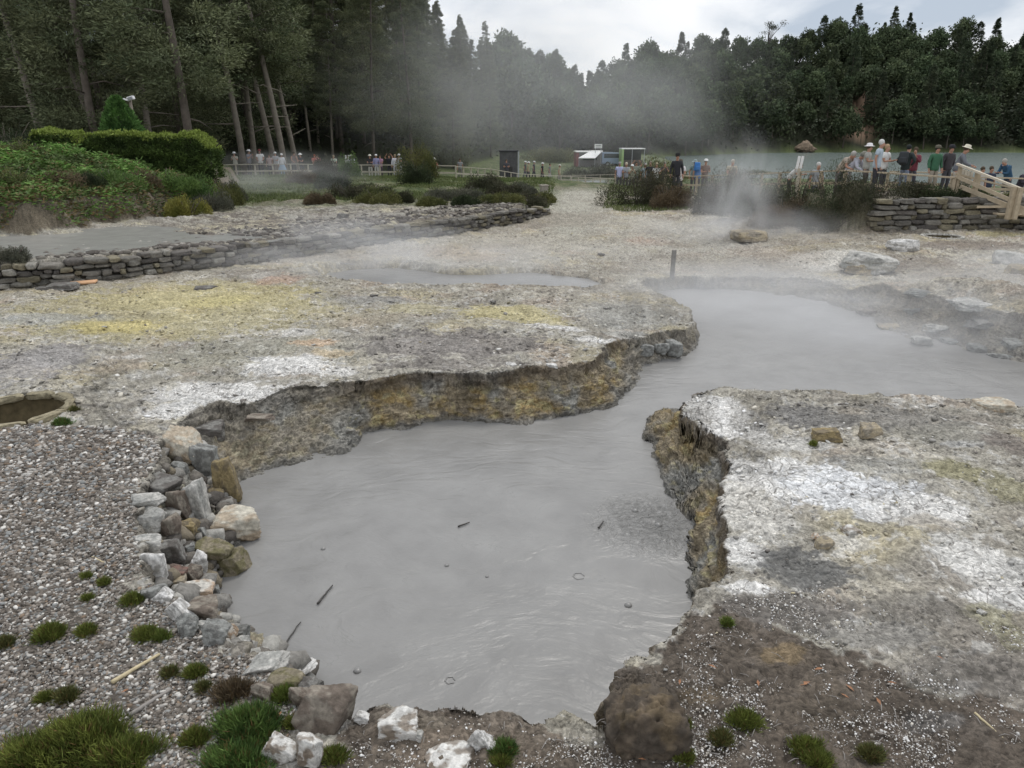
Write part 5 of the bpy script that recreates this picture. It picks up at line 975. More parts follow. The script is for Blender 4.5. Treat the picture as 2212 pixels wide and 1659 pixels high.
for a, b, w_, h_, c, n, lb in [(60,1645,190,90,'moss',9000,'wide dark green mat in the bottom left corner'),(165,1600,210,120,'moss',12000,'highest part of the green mat in the bottom left corner'),(255,1640,170,80,'moss',8000,'right part of the green mat in the bottom left corner'),(535,1568,150,112,'green',12000,'big bushy bright green tuft left of the big brown boulder'),
  (510,1648,150,80,'green',9000,'bright green tuft at the bottom edge beside the wedge rock'),(500,1500,90,36,'brown',2500,'reddish brown sparse tuft above the big green tuft'),(615,1506,56,26,'bright',3000,'small vivid yellow-green cushion below the mossy boulder'),(106,1370,66,48,'moss',3500,'round moss tuft left of its small neighbour on the gravel'),
  (186,1366,42,32,'moss',1500,'small moss tuft right of the round one'),(312,1374,50,32,'moss',2500,'dark end of the double moss tuft near the white-edged slab'),(346,1379,34,24,'bright',1500,'yellow-green end of the double moss tuft'),(286,1298,50,30,'moss',1600,'sparse moss tuft just below the stone row'),(187,1250,22,14,'moss',600,'tiny moss tuft in the upper gravel'),
  (225,1262,22,14,'moss',600,'tiny moss tuft right of the other tiny one'),(190,1297,20,14,'moss',500,'tiny moss spot above the two upper tufts'),(420,1456,44,26,'moss',1800,'neat moss tuft right of the straw-coloured stick'),(365,1458,34,20,'olive',900,'faint olive tuft at the end of the straw-coloured stick'),(420,1598,54,44,'moss',3000,'moss tuft left of the bottom bright green tufts'),
  (96,1514,34,24,'moss',1500,'small green tuft above the corner mat'),(140,1510,52,28,'olive',1700,'olive tuft touching the small green one above the corner mat'),(8,1392,40,30,'olive',1200,'olive tuft cut by the left frame edge'),(440,1490,30,18,'olive',700,'faint tuft below the neat moss tuft'),(632,1566,30,26,'moss',1200,'small tuft at the foot of the big brown boulder'),
  (1090,1622,48,40,'green',2800,'round green cushion on the near bank beside white stones'),(1085,1652,40,20,'moss',1200,'moss at the bottom edge under the round cushion'),(1613,1560,70,44,'moss',2000,'sparse moss patch among white pebbles'),(1745,1622,70,44,'moss',3000,'moss patch at the bottom right of centre'),(1770,1648,60,26,'moss',1800,'moss strip at the bottom edge under that patch'),
  (1882,1634,50,26,'olive',1800,'olive moss cushion near the bottom right'),(1571,1350,18,14,'bright',700,'tiny bright moss ball on the right rim of the pool'),(1476,1568,26,18,'moss',800,'small moss spot behind the big boulder nose'),(1560,1600,50,26,'olive',1000,'thin olive moss between pebbles'),(1480,1640,44,24,'moss',1000,'moss tuft at the bottom edge right of centre'),
  (132,914,38,26,'green',2000,'dark green weed beside the round cooking pit'),(160,886,22,18,'olive',600,'small weed on the right rim of the cooking pit'),(1757,962,16,9,'moss',400,'tiny green sprig on the right plateau'),(720,1640,60,26,'moss',1500,'moss between the white rocks at the bottom edge')]:
    cushion(a, b, w_, h_, lb, c, n)
# ================================================================== FENCES, STALLS, POSTS
WOOD = plain('rail_timber', (.43, .36, .26), .8, .2, 7); WOODB = plain('weathered_timber', (.47, .43, .35), .85, .2, 7)
def fence(name, pts, label, spacing=1.25, h=.78, r2=.42, mat=None, th=.09, cat='fence', grp=None):
    """pts: (column, Y, z of the top rail or None); posts reach down to the ground"""
    mat = mat or WOODB; W = []
    for c, Y, zt in pts:
        x = azx(c, Y, 370); W.append((x, Y, gz(x, Y) + h if zt is None else zt))
    W = np.array(W); seg = np.linalg.norm(np.diff(W[:, :2], axis=0), axis=1); cum = np.concatenate([[0], np.cumsum(seg)]); n = max(int(cum[-1] / spacing), 1); root = empty(name, (0, 0, 0))
    P = [np.array([np.interp(s, cum, W[:, k]) for k in range(3)]) for s in np.linspace(0, cum[-1], n + 1)]
    for p in P:
        g = gz(p[0], p[1]); b = min(g - .15, p[2] - h); MB().box((p[0], p[1], (p[2] + b) / 2), (th, th, p[2] - b), rz=RNG.uniform(-.2, .2), ry=RNG.normal() * .015, bev=.012).build('post', mat, root)
    for i in range(len(W) - 1):
        a, b = W[i].copy(), W[i + 1].copy(); M = MB(); M.bar(a + (0, -.05, .03), b + (0, -.05, .03), .12, .05); M.build('top_rail', mat, root); M = MB(); M.bar(a + (0, -.06, -r2), b + (0, -.06, -r2), .04, .10); M.build('lower_rail', mat, root)
    tag(root, label, cat, grp); return root
fence('timber_fence', [(470, 52.5, None), (560, 53, None), (645, 53, None), (740, 52.5, None)], 'low two-rail timber fence in front of the visitors at the wood edge')
fence('timber_fence', [(742, 52, None), (860, 51, None), (985, 50, None)], 'low two-rail timber fence between the white markers and the tall shrub')
fence('timber_fence', [(985, 51, None), (1060, 57, None), (1120, 62, None), (1235, 66, None)], 'low timber fence bending away beside the grey path')
fence('timber_fence', [(1235, 67, None), (1330, 62, None), (1438, 52, None)], 'distant low timber fence in front of the market stalls', spacing=1.0)
fence('timber_fence', [(1140, 84, None), (1330, 80, None)], 'farther fence line behind the walking visitors on the grey path', spacing=1.6, h=.8)
fence('timber_fence', [(1438, 41, .82), (1495, 39, .86), (1600, 35, 1.16), (1700, 31.5, 1.42), (1825, 28, 1.66), (1890, 26.6, 1.67), (1985, 25.2, 1.64), (2064, 24.5, 1.60)], 'timber fence with a pale top rail in front of the visitors on the right walkway', mat=WOOD, spacing=1.35, h=.8, th=.11)
fence('timber_fence', [(2120, 31, 1.25), (2290, 30, 1.22)], 'timber railing behind the steps at the right frame edge', mat=WOOD, spacing=1.6, h=.85)
fence('timber_fence', [(1920, 31, 1.48), (2060, 30, 1.46)], 'back railing of the right walkway behind the green-jacketed visitor', mat=WOOD, spacing=1.5, h=.85)
def ramp():
    root = empty('timber_handrail', (0, 0, 0)); w_ = lambda a, b, Y: WY(a, b, Y)
    def bar(nm, a, b, wd, ht, mat=WOOD): MB().bar(a, b, wd, ht).build(nm, mat, root)
    bar('top_rail', w_(2067, 354, 24.5), w_(2203, 407, 22.9), .14, .06, plain('worn_handrail', (.56, .50, .40), .7, .15, 8)); bar('middle_rail', w_(2066, 381, 24.5), w_(2182, 432, 23.0), .05, .11); bar('side_board', w_(2074, 403, 24.4), w_(2184, 447, 23.0), .05, .13)
    bar('side_board', w_(2110, 447, 23.4), w_(2200, 446, 23.0), .05, .07); bar('cross_rail', w_(2064, 376, 24.6), w_(2230, 416, 24.9), .08, .06); bar('lower_rail', w_(2188, 443, 23.0), w_(2300, 478, 22.2), .05, .11); bar('top_rail', w_(2203, 407, 22.9), w_(2320, 414, 23.6), .12, .06)
    bar('side_board', w_(2192, 452, 22.9), w_(2310, 496, 22.2), .05, .12); bar('side_board', w_(2150, 462, 23.2), w_(2330, 470, 23.0), .3, .05)
    for (a, t, b, Y, th) in [(2069, 357, 425, 24.5, .10), (2108, 369, 428, 24.1, .13), (2184, 403, 474, 22.95, .14), (2198, 405, 474, 22.8, .12), (2290, 412, 480, 22.6, .13)]:
        p, q = w_(a, t, Y), w_(a, b, Y); MB().box(((p[0] + q[0]) / 2, Y, (p[2] + q[2]) / 2), (th, th, abs(p[2] - q[2])), bev=.012).build('post', WOOD, root)
    for k in range(5):
        a = 2075 + k * 6.2; t = 362 + k * 2.4; p, q = w_(a, t, 24.9), w_(a, t + 34, 24.9); MB().box((p[0], 24.9, (p[2] + q[2]) / 2), (.085, .03, p[2] - q[2])).build('baluster', WOODB, root)
    tag(root, 'sloping timber handrail with thick posts beside the steps at the right frame edge', 'handrail')
ramp()
def marker(c, Y, top, bot, label, dx=.10):
    a = WY(c, top, Y); b = WY(c, bot, Y); root = empty('marker_boards', (a[0], Y, gz(a[0], Y))); z0 = root.location.z; mat = plain('white_paint', (.78, .78, .77), .6, .08, 5)
    for s in (-1, 1): MB().bar((s * dx, 0, a[2] - z0), (s * dx - .05, 0, b[2] - z0), .035, .10).build('board', mat, root)
    MB().box((0, .05, (b[2] - z0) / 2), (.10, .07, max(b[2] - z0, .3) + .3)).build('post', WOODB, root); tag(root, label, 'marker')
marker(750, 51.5, 335, 363, 'pair of white upright marker boards on the left fence'); marker(1731, 30.5, 337, 364, 'pair of white slanting marker boards above the dark bushes', .07)
def lamp():
    Y = 35; a = WY(281, 214, Y); b = WY(292, 290, Y); root = empty('floodlight_pole', (b[0], Y, gz(b[0], Y))); z0 = root.location.z; L0 = np.array([b[0], Y, z0]); MB().tube([np.array([0, 0, -.2]), b - L0, a - L0], [.09, .08, .06], 8).build('pole', BARKP, root, True)
    h = a - L0; wm = plain('lamp_casing', (.8, .8, .8), .4, .05); o = MB().box(h + (.10, -.12, .03), (.30, .20, .16), ry=-.25, bev=.03).build('lamp_head', wm, root); MB().box(h + (-.16, -.05, -.03), (.26, .12, .06), ry=.3, bev=.015).build('lamp_arm', wm, root)
    MB().box(h + (.10, -.225, .02), (.22, .02, .11), ry=-.25).build('lamp_glass', plain('lamp_glass', (.25, .26, .27), .15, .05), root); tag(root, 'leaning pole carrying a white floodlight beside the conical bush', 'lamp')
lamp()
def stake():
    p = hit(1452, 596); m = (p[1] * cp + (CAMZ - p[2]) * sp) / FOC; H_ = 56 * m; mat = plain('grey_stake', (.26, .25, .23), .9, .25, 9, .4); o = MB().box((0, 0, H_ / 2 - .1), (.105, .10, H_ + .2), bev=.02, ry=.01).build('wooden_stake', mat); o.location = p; tag(o, 'grey wooden post standing alone behind the far mud pool', 'post')
    p = hit(1175, 419); m = (p[1] * cp + (CAMZ - p[2]) * sp) / FOC; root = empty('stone_pillar', p); pm = plain('pillar_stone', (.33, .30, .26), .9, .3, 5, .4); MB().box((0, 0, .17), (.34, .32, .42), bev=.04, rz=.3).build('block', pm, root); MB().box((0, 0, .40), (.40, .38, .05), bev=.012, rz=.3).build('cap', pm, root); tag(root, 'small squat stone pillar at the end of the pale path', 'pillar')
stake()
def box_at(M, x0, x1, y0, y1, z0, z1, **k): return M.box(((x0 + x1) / 2, (y0 + y1) / 2, (z0 + z1) / 2), (x1 - x0, y1 - y0, z1 - z0), **k)
def stalls():
    Y = 108; X = lambda c: azx(c, Y, 330); Z = lambda py: WY(1300, py, Y)[2]; zg = gz(X(1300), Y); zg = min(zg, Z(344))
    red = plain('red_panel', (.28, .11, .11), .6, .1); wh = plain('white_canvas', (.85, .85, .84), .7, .05); dk = plain('dark_panel', (.04, .042, .045), .7, .2); mt = plain('grey_metal', (.4, .42, .44), .5, .1, metal=.3); gn = plain('lime_panel', (.36, .52, .22), .6, .1)
    r = empty('food_kiosk', (X(1262), Y, zg)); M = MB(); box_at(M, X(1246) - X(1262), X(1300) - X(1262), 0, 4, 0, Z(329) - zg, bev=.03); M.build('body', plain('kiosk_grey', (.22, .21, .21), .7, .1), r); M = MB(); box_at(M, X(1245) - X(1262), X(1251) - X(1262), -.05, 4.05, 0, Z(329) - zg - .01); M.build('end_panel', red, r); M = MB(); box_at(M, X(1244) - X(1262), X(1302) - X(1262), -.2, 4.2, Z(329) - zg, Z(327) - zg); M.build('roof', wh, r)
    M = MB(); a, b = X(1247) - X(1262), X(1302) - X(1262); z1, z0 = Z(325) - zg, Z(340) - zg
    V = [(b, .2, z1), (b - 1.6, .2, z1), (a, -1.9, z0), (b - 1.3, -2.2, z0), (b, .2, z1 - .08), (b - 1.6, .2, z1 - .08), (a, -1.9, z0 - .08), (b - 1.3, -2.2, z0 - .08)]; M.add(np.array(V), [(0, 1, 2, 3), (7, 6, 5, 4), (0, 3, 7, 4), (1, 0, 4, 5), (2, 1, 5, 6), (3, 2, 6, 7)]); M.build('awning', wh, r)
    for xx in (a + .1, b - 1.3): MB().box((xx, -1.9, z0 / 2), (.06, .06, z0)).build('awning_pole', mt, r)
    M = MB(); box_at(M, a + .8, b - .8, -.03, .03, .9, z0 + .4); M.build('hatch', dk, r); tag(r, 'low grey food kiosk with a dark red end and a big sloping white awning', 'kiosk')
    r = empty('sign_board', (X(1291), Y - .6, zg)); M = MB(); box_at(M, -.54, .54, -.04, .04, Z(320) - zg, Z(311) - zg, bev=.01); M.build('panel', wh, r); M = MB(); box_at(M, -.40, .40, -.055, -.045, Z(315) - zg, Z(314) - zg); box_at(M, -.34, .34, -.055, -.045, Z(318) - zg, Z(317.2) - zg); M.build('lettering', dk, r)
    for s in (-.4, .4): MB().box((s, 0, (Z(320) - zg) / 2), (.07, .07, Z(320) - zg)).build('post', mt, r)
    tag(r, 'white sign board standing above the kiosk awning', 'sign')
    r = empty('market_shelter', (X(1365), Y, zg)); w_ = (X(1391) - X(1341)) / 2; zt = Z(320) - zg; M = MB(); box_at(M, -w_, w_, -1.5, 1.5, zt - .12, zt); M.build('roof', wh, r); M = MB(); box_at(M, -w_ + .1, w_ - .1, 1.3, 1.4, 0, zt - .12); M.build('back_wall', dk, r)
    M = MB(); box_at(M, -w_, -w_ + .30, -1.5, 1.4, 0, zt - .12); M.build('side_panel', gn, r); 
    for s in (-w_ * .1, w_ - .1): MB().box((s, -1.4, zt / 2), (.08, .08, zt)).build('post', mt, r)
    M = MB(); box_at(M, -w_ + .4, w_ - .3, -1.1, -.5, 0, .95); M.build('counter', plain('counter', (.12, .10, .08), .7, .2), r); tag(r, 'dark open market shelter with a lime green side panel and flat roof', 'shelter')
    def van(c, Yv, body, lb, L_=4.4, rz=.2):
        x = azx(c, Yv, 335); r = empty('parked_van', (x, Yv, gz(x, Yv) - .05), rz); pm = plain('van_paint_' + str(c), body, .3, .05, spec=.5); gl = plain('van_glass', (.05, .06, .07), .1, .1, spec=.6); bm = bmesh.new(); prof = [(-L_ / 2, .35), (L_ / 2, .35), (L_ / 2, .95), (L_ / 2 - .35, 1.1), (L_ / 2 - 1.1, 1.85), (-L_ / 2 + .1, 1.95), (-L_ / 2, 1.8)]
        M = MB(); V = [(a, s, b) for s in (-.85, .85) for a, b in prof]; n = len(prof); M.add(np.array(V), [tuple(range(n)), tuple(range(2 * n - 1, n - 1, -1))] + [(i, i + n, (i + 1) % n + n, (i + 1) % n) for i in range(n)]); M.build('body', pm, r)
        for s in (-1, 1):
            M = MB(); M.add(np.array([(-L_ / 2 + .3, s * .862, 1.15), (L_ / 2 - 1.0, s * .862, 1.15), (L_ / 2 - 1.35, s * .862, 1.7), (-L_ / 2 + .3, s * .862, 1.75)]), [(0, 1, 2, 3)]); M.build('window', gl, r)
            for q in (-1, 1): 
                wv = MB().tube([(q * (L_ / 2 - .85), s * .80, .33), (q * (L_ / 2 - .85), s * .89, .33)], .33, 14).build('wheel', dk, r); MB().tube([(q * (L_ / 2 - .85), s * .88, .33), (q * (L_ / 2 - .85), s * .90, .33)], .18, 10).build('rim', mt, wv)
            MB().box((L_ / 2 - .02, s * .6, .8), (.06, .3, .16), bev=.01).build('headlight', wh, r)
        tag(r, lb, 'van')
    van(1312, 112, (.55, .60, .68), 'pale van parked between the kiosk and the blue van'); van(1328, 110, (.30, .38, .52), 'blue van parked left of the lime green panel')
    Y2 = 66; x0, x1 = azx(1079, Y2), azx(1118, Y2); z0 = gz((x0 + x1) / 2, Y2) - .2; zt = WY(1100, 326, Y2)[2]; r = empty('dark_shed', ((x0 + x1) / 2, Y2, z0)); hw = (x1 - x0) / 2; M = MB(); box_at(M, -hw, hw, 0, 2.2, 0, zt - z0 - .06, bev=.02); M.build('wall', plain('shed_boards', (.10, .10, .10), .8, .3, 3), r)
    M = MB(); box_at(M, -hw - .08, hw + .08, -.1, 2.3, zt - z0 - .058, zt - z0 + .04); M.build('roof', dk, r); o = MB(); box_at(o, -.35, .35, -.03, -.005, .1, 1.75); o.build('door', plain('shed_door', (.06, .058, .055), .8, .2), r); tag(r, 'small dark shed behind the bend of the fence', 'shed')
    P = MB().tube([(azx(1120, 65), 65, gz(azx(1120, 65), 65) - .1), (azx(1120, 65), 65, WY(1120, 327, 65)[2])], .06, 8).build('lamp_bollard', mt); tag(P, 'thin grey pole at the right corner of the dark shed', 'pole')
stalls()
def plank():
    p = hit(180, 615); o = MB().box((0, 0, .05), (.56, .17, .045), bev=.02).build('orange_plank', plain('orange_board', (.62, .38, .22), .7, .15, 8)); o.location = p; o.rotation_euler = (.15, -.06, .12); tag(o, 'orange-tan plank lying at the foot of the long low wall', 'plank')
    p = hit(142, 592); o = MB().ball((0, 0, .03), (.06, .05, .05)).build('white_stone', plain('white_rock', (.7, .69, .66), .8, .1), None, True); o.location = p; tag(o, 'small bright white stone in the long wall above the dark slab', 'stone')
plank()
# the big scar stump on the far shore
def stump():
    Y = 258; x = azx(1738, Y); z = gz(x, Y); rg = np.random.default_rng(3); P, F = rock_shape(77, 4, 10, .45, .7); S = P * np.array([3.0, 2.4, 2.4]) * np.stack([1.0 - .85 * P[:, 2], 1.0 - .85 * P[:, 2], np.ones(len(P))], 1); cc = np.array([[.26, .20, .145]]) * (1 + .6 * fbm(P * 5, 3))[:, None]; o = link('earth_outcrop', npmesh('earth_outcrop', S, F, ROCKM, np.clip(cc, .03, .6), True)); o.location = (x, Y, z + 2.4); tag(o, 'bare tan earth outcrop on the far lake shore', 'outcrop')
stump()
# ================================================================== PEOPLE
_cm = {}
def cloth(c):
    if c not in _cm: _cm[c] = plain('cloth_%d' % len(_cm), c, .85, .12, 12)
    return _cm[c]
SKIN = plain('skin', (.42, .24, .17), .6, .08, 10); HAIRM = {}
def skinned(name, J, E, mat, parent, root=0, sub=1):
    me = bpy.data.meshes.new(name); me.from_pydata([j[0] for j in J], E, []); me.materials.append(mat); o = link(name, me, parent); md = o.modifiers.new('skin', 'SKIN'); md.use_smooth_shade = True; md.branch_smoothing = .4
    for i, v in enumerate(me.skin_vertices[0].data): r = J[i][1]; v.radius = (r, r) if not isinstance(r, tuple) else r; v.use_root = (i == root)
    if sub: s = o.modifiers.new('sub', 'SUBSURF'); s.levels = sub; s.render_levels = sub
    return o
def person(px, top, Y, label, yaw=0.0, lean=0.0, arms='down', shirt=(.6, .6, .6), legs=(.1, .1, .12), hat=None, hair=(.08, .06, .04), sleeves='short', shorts=False, grp=None, stride=0.0, sit=False, scale=None, hatbrim=True, skirt=None, z=None):
    x = azx(px, Y, top + 20); g = gz(x, Y) if z is None else z; zt = WY(px, top, Y)[2]; fold = math.cos(lean) * .77 + .93 if not sit else 1.25
    s = (zt - g) / (fold + (.06 if hat else 0)) if scale is None else scale; s = min(max(s, .9), 1.08); g = zt - s * (fold + (.06 if hat else 0)) if z is None and not sit else g
    gg = gz(x, Y); root = empty('person', (x, Y, max(g, gg - .02) if abs(g - gg) < .25 else g), yaw, s)
    hz_ = .93; cl_, sl_ = math.cos(lean), math.sin(lean)
    def T(p): X_, Y_, Z_ = p; Z_ -= hz_; return (X_, Y_ * cl_ - Z_ * sl_, hz_ + Z_ * cl_ + Y_ * sl_)
    J = [((0, 0, .93), (.115, .08)), (T((0, .01, 1.10)), (.095, .065)), (T((0, .01, 1.30)), (.11, .07)), (T((0, .01, 1.43)), (.062, .062)), (T((0, -.005, 1.49)), (.060, .060)), (T((0, -.02, 1.575)), (.092, .105)), (T((0, -.015, 1.665)), (.085, .095)), (T((0, -.12, 1.57)), (.014, .014))]
    E = [(0, 1), (1, 2), (2, 3), (3, 4), (4, 5), (5, 6), (5, 7)]
    SH, TR, SO = [], [], []
    arm_sh = []
    for s_ in (-1, 1):
        A = arms if isinstance(arms, str) else arms[0 if s_ < 0 else 1]; S0 = T((.175 * s_, .01, 1.41))
        if A == 'down': el, wr = T((.24 * s_, .03, 1.14)), T((.25 * s_, -.06, .90))
        elif A == 'rail': el, wr = (S0[0] + .05 * s_, S0[1] - .10, S0[2] - .27), (S0[0] - .03 * s_, S0[1] - .34, S0[2] - .36)
        elif A == 'phone': el, wr = (S0[0] + .05 * s_, S0[1] - .12, S0[2] - .24), (S0[0] - .10 * s_, S0[1] - .28, S0[2] - .02)
        elif A == 'up': el, wr = (S0[0] + .16 * s_, S0[1] - .05, S0[2] + .10), (S0[0] + .02 * s_, S0[1] - .12, S0[2] + .30)
        elif A == 'hip': el, wr = (S0[0] + .16 * s_, S0[1] + .06, S0[2] - .24), (S0[0] - .01 * s_, S0[1] - .04, S0[2] - .42)
        else: el, wr = (S0[0] + .03 * s_, S0[1] - .08, S0[2] - .28), (S0[0] - .06 * s_, S0[1] - .30, S0[2] - .24)
        d = Vector(wr) - Vector(el); d.normalize(); pl = Vector(wr) + d * .07; b = len(J)
        J += [(S0, .062), (el, .043), (wr, (.028, .022)), (tuple(pl), (.036, .018))]; E += [(3 if False else 2, b), (b, b + 1), (b + 1, b + 2), (b + 2, b + 3)]; side = d.cross(Vector((0, 1, .2))).normalized(); dn = Vector((0, -.35, -.6))
        for f in range(4):
            q = pl + side * (.026 * (f - 1.5) / 1.5) + d * .035; q2 = q + (d + dn * .4).normalized() * (.045 if f in (1, 2) else .036); k = len(J); J += [(tuple(q), .0085), (tuple(q2), .007)]; E += [(b + 3, k), (k, k + 1)]
        q = Vector(wr) + d * .03 - side * .035; k = len(J); J += [(tuple(q), .010), (tuple(q + d * .035 - side * .012), .008)]; E += [(b + 2, k), (k, k + 1)]
        arm_sh.append((S0, el, wr))
        if sit: kn, an, to = (.13 * s_, -.42, .52), (.13 * s_, -.44, .12), (.14 * s_, -.58, .04)
        else: kn, an, to = (.10 * s_, -.03 - .10 * stride * s_, .50), (.105 * s_, .03 - .22 * stride * s_, .09), (.12 * s_, -.13 - .22 * stride * s_, .035)
        h0 = (.09 * s_, .0, .88); b = len(J); J += [(h0, .085), (kn, .055), (an, .036), (to, (.035, .025))]; E += [(0, b), (b, b + 1), (b + 1, b + 2), (b + 2, b + 3)]
        TR.append((h0, kn, an)); SO.append((an, to))
    skinned('body', J, E, SKIN, root)
    K = [((0, 0, .80), (.19, .15)), ((0, 0, .95), (.185, .145)), (T((0, .01, 1.12)), (.175, .135)), (T((0, .01, 1.31)), (.205, .145)), (T((0, .005, 1.43)), (.10, .09)), (T((0, .0, 1.475)), (.075, .075))]; E = [(0, 1), (1, 2), (2, 3), (3, 4), (4, 5)]
    for S0, el, wr in arm_sh:
        b = len(K); m = tuple(np.array(S0) * .35 + np.array(el) * .65); K.append((S0, .088)); E.append((3, b))
        if sleeves == 'short': K.append((m, .068)); E.append((b, b + 1))
        elif sleeves == 'long': K += [(el, .060), (tuple(np.array(wr) * .9 + np.array(el) * .1), .040)]; E += [(b, b + 1), (b + 1, b + 2)]
    skinned('shirt', K, E, cloth(shirt), root)
    K = [((0, 0, .965), (.145, .115)), ((0, 0, .90), (.15, .12))]; E = [(0, 1)]
    for h0, kn, an in TR:
        b = len(K)
        K += [(h0, .10), (kn, .072)]; E += [(1, b), (b, b + 1)]
        if not shorts: K.append(((an[0], an[1], an[2] - .01), .058)); E.append((b + 1, b + 2))
    skinned('trousers' if not shorts else 'shorts', K, E, cloth(legs), root)
    for an, to in SO: skinned('shoe', [((an[0], an[1] + .03, .055), .045), (to, (.048, .032))], [(0, 1)], cloth((.07, .065, .06)), root)
    if skirt:
        M = MB(); n = 14; V = [((.17 + .08 * j) * math.cos(6.283 * i / n), (.14 + .07 * j) * math.sin(6.283 * i / n) - (.10 * j if sit else 0), .98 - .24 * j) for j in range(3) for i in range(n)]; M.add(np.array(V), [(j * n + i, j * n + (i + 1) % n, (j + 1) * n + (i + 1) % n, (j + 1) * n + i) for j in range(2) for i in range(n)]); M.build('skirt', cloth(skirt), root, True)
    hc = np.array(T((0, -.01, 1.645))); ax = -lean * .0
    M = MB(); M.ball(hc + np.array([0, .028, .012]), (.088, .092, .098), 14, 9); M.build('hair', cloth(hair), root, True)
    ey = np.array(T((0, -.098, 1.615))); M = MB(); M.ball(ey + (.03, 0, 0), .009, 6, 4); M.ball(ey - (.03, 0, 0), .009, 6, 4); M.build('eyes', cloth((.03, .02, .02)), root)
    if hat:
        hm = cloth(hat); M = MB(); h2 = np.array(T((0, -.005, 1.69))); tl = lean; r_ = Matrix.Rotation(tl, 3, 'X') if lean else Matrix.Identity(3); n = 18
        ring = lambda rr, z, oy=0: [tuple(h2 + np.array((r_ @ Vector((rr * math.cos(6.283 * i / n), rr * 1.1 * math.sin(6.283 * i / n) + oy, z)))[:])) for i in range(n)]
        if hatbrim: V = ring(.175, -.02) + ring(.10, .0) + ring(.095, .05) + ring(.075, .085) + ring(.02, .095); 
        else: V = ring(.101, -.035) + ring(.101, .0) + ring(.092, .04) + ring(.06, .07) + ring(.01, .078)
        M.add(np.array(V), [(j * n + i, j * n + (i + 1) % n, (j + 1) * n + (i + 1) % n, (j + 1) * n + i) for j in range(4) for i in range(n)] + [tuple(4 * n + i for i in range(n))])
        if not hatbrim: M.box(tuple(h2 + np.array((r_ @ Vector((0, -.14, -.02)))[:])), (.13, .10, .012), bev=.004)
        ho = M.build('hat', hm, root, True)
    tag(root, label, 'person', grp); return root
W1 = (.78, .78, .77); LG = 'visitors along the left fence'; MG = 'visitors on the paths in the middle distance'; RG = 'visitors on the right walkway'
PL = 54.3
person(508,328,PL,'person in a white sun hat and beige vest holding a camera to the face',0,.05,'phone',(.50,.49,.42),(.10,.10,.09),hat=W1,grp=LG)
person(537,323,PL,'person in a white sun hat and grey shirt turned sideways with a phone',1.2,.1,'phone',(.22,.22,.25),(.08,.08,.08),hat=W1,grp=LG)
person(562,322,PL,'person in a reddish cap and white t-shirt leaning on the fence',.3,.15,'rail',(.78,.78,.78),(.05,.05,.06),hat=(.22,.06,.06),hatbrim=False,grp=LG)
person(583,337,PL+.3,'person with dark hair and pale pink top between white shirts',0,0,'down',(.50,.38,.38),(.05,.05,.07),grp=LG)
person(596,328,PL,'person in a white cap and patterned grey top behind a fence post',0,.05,'hold',(.45,.45,.48),(.22,.18,.15),hat=W1,hatbrim=False,grp=LG)
person(609,333,PL-.5,'person in a white cap, white shirt and light blue skirt perched on the fence',.5,.15,'down',(.74,.74,.78),(.35,.45,.55),hat=W1,hatbrim=False,sleeves='long',grp=LG,skirt=(.33,.45,.58))
person(634,329,PL,'dark haired person bending on the rail with white sleeves',.6,.35,'rail',(.20,.16,.15),(.04,.04,.05),grp=LG,sleeves='none')
person(652,333,PL,'person in a white brimmed hat and black top',-.3,.2,'hold',(.03,.03,.035),(.04,.04,.05),hat=W1,grp=LG,sleeves='short')
person(680,335,PL+.4,'person with long reddish hair and coral top',.4,.3,'hold',(.55,.20,.16),(.1,.1,.1),hair=(.25,.08,.04),grp=LG)
person(691,340,PL+.2,'person in a pink-red top stooping beside the long haired one',-.4,.4,'rail',(.60,.25,.26),(.08,.08,.1),grp=LG)
person(723,341,PL,'person in a white and green top half hidden by the sapling',0,.25,'hold',(.48,.55,.46),(.1,.1,.1),hair=(.3,.25,.18),grp=LG)
person(761,336,53.3,'person in a white long-sleeved shirt leaning beside the white markers',0,.2,'rail',(.72,.74,.80),(.05,.05,.06),sleeves='long',hat=(.5,.49,.45),hatbrim=False,grp=LG)
person(753,338,54,'person in white half hidden behind the marker boards',.2,.1,'down',(.75,.75,.78),(.1,.1,.12),grp=LG)
person(800,339,53,'person in a cream hat, black top and pale trousers',0,0,'hold',(.035,.035,.04),(.48,.47,.43),hat=(.68,.66,.58),grp=LG)
person(813,333,53,'person in a white hat and violet shirt with pale trousers',.2,0,'down',(.30,.30,.48),(.50,.50,.48),hat=W1,hatbrim=False,sleeves='long',grp=LG)
person(822,337,53.2,'person in purple holding a round pink bag',-.2,0,'hold',(.42,.24,.34),(.08,.06,.08),grp=LG)
person(841,336,53,'person in black with both arms raised taking a picture',0,0,'up',(.03,.03,.035),(.04,.04,.05),grp=LG,sleeves='short')
person(854,341,52.7,'person in a long white shirt beside the tall shrub',.2,.1,'down',(.70,.70,.76),(.45,.45,.50),grp=LG,sleeves='long',hair=(.3,.24,.16))
person(864,338,52.7,'person in a white cap and grey-white top touching the tall shrub',-.4,.1,'phone',(.50,.54,.56),(.5,.5,.52),hat=W1,hatbrim=False,grp=LG)
person(937,341,52,'person in a white cap and brick red shirt leaning on the fence alone',.5,.25,'rail',(.38,.13,.10),(.08,.07,.07),hat=W1,hatbrim=False,sleeves='long',grp=LG)
person(994,347,60,'person in grey walking behind the fence with a white bag',.3,0,'down',(.25,.25,.25),(.18,.17,.16),grp=MG,stride=.5)
person(1094,345,65,'person in dark clothes in front of the dark shed',0,0,'hold',(.08,.08,.09),(.06,.06,.07),grp=MG)
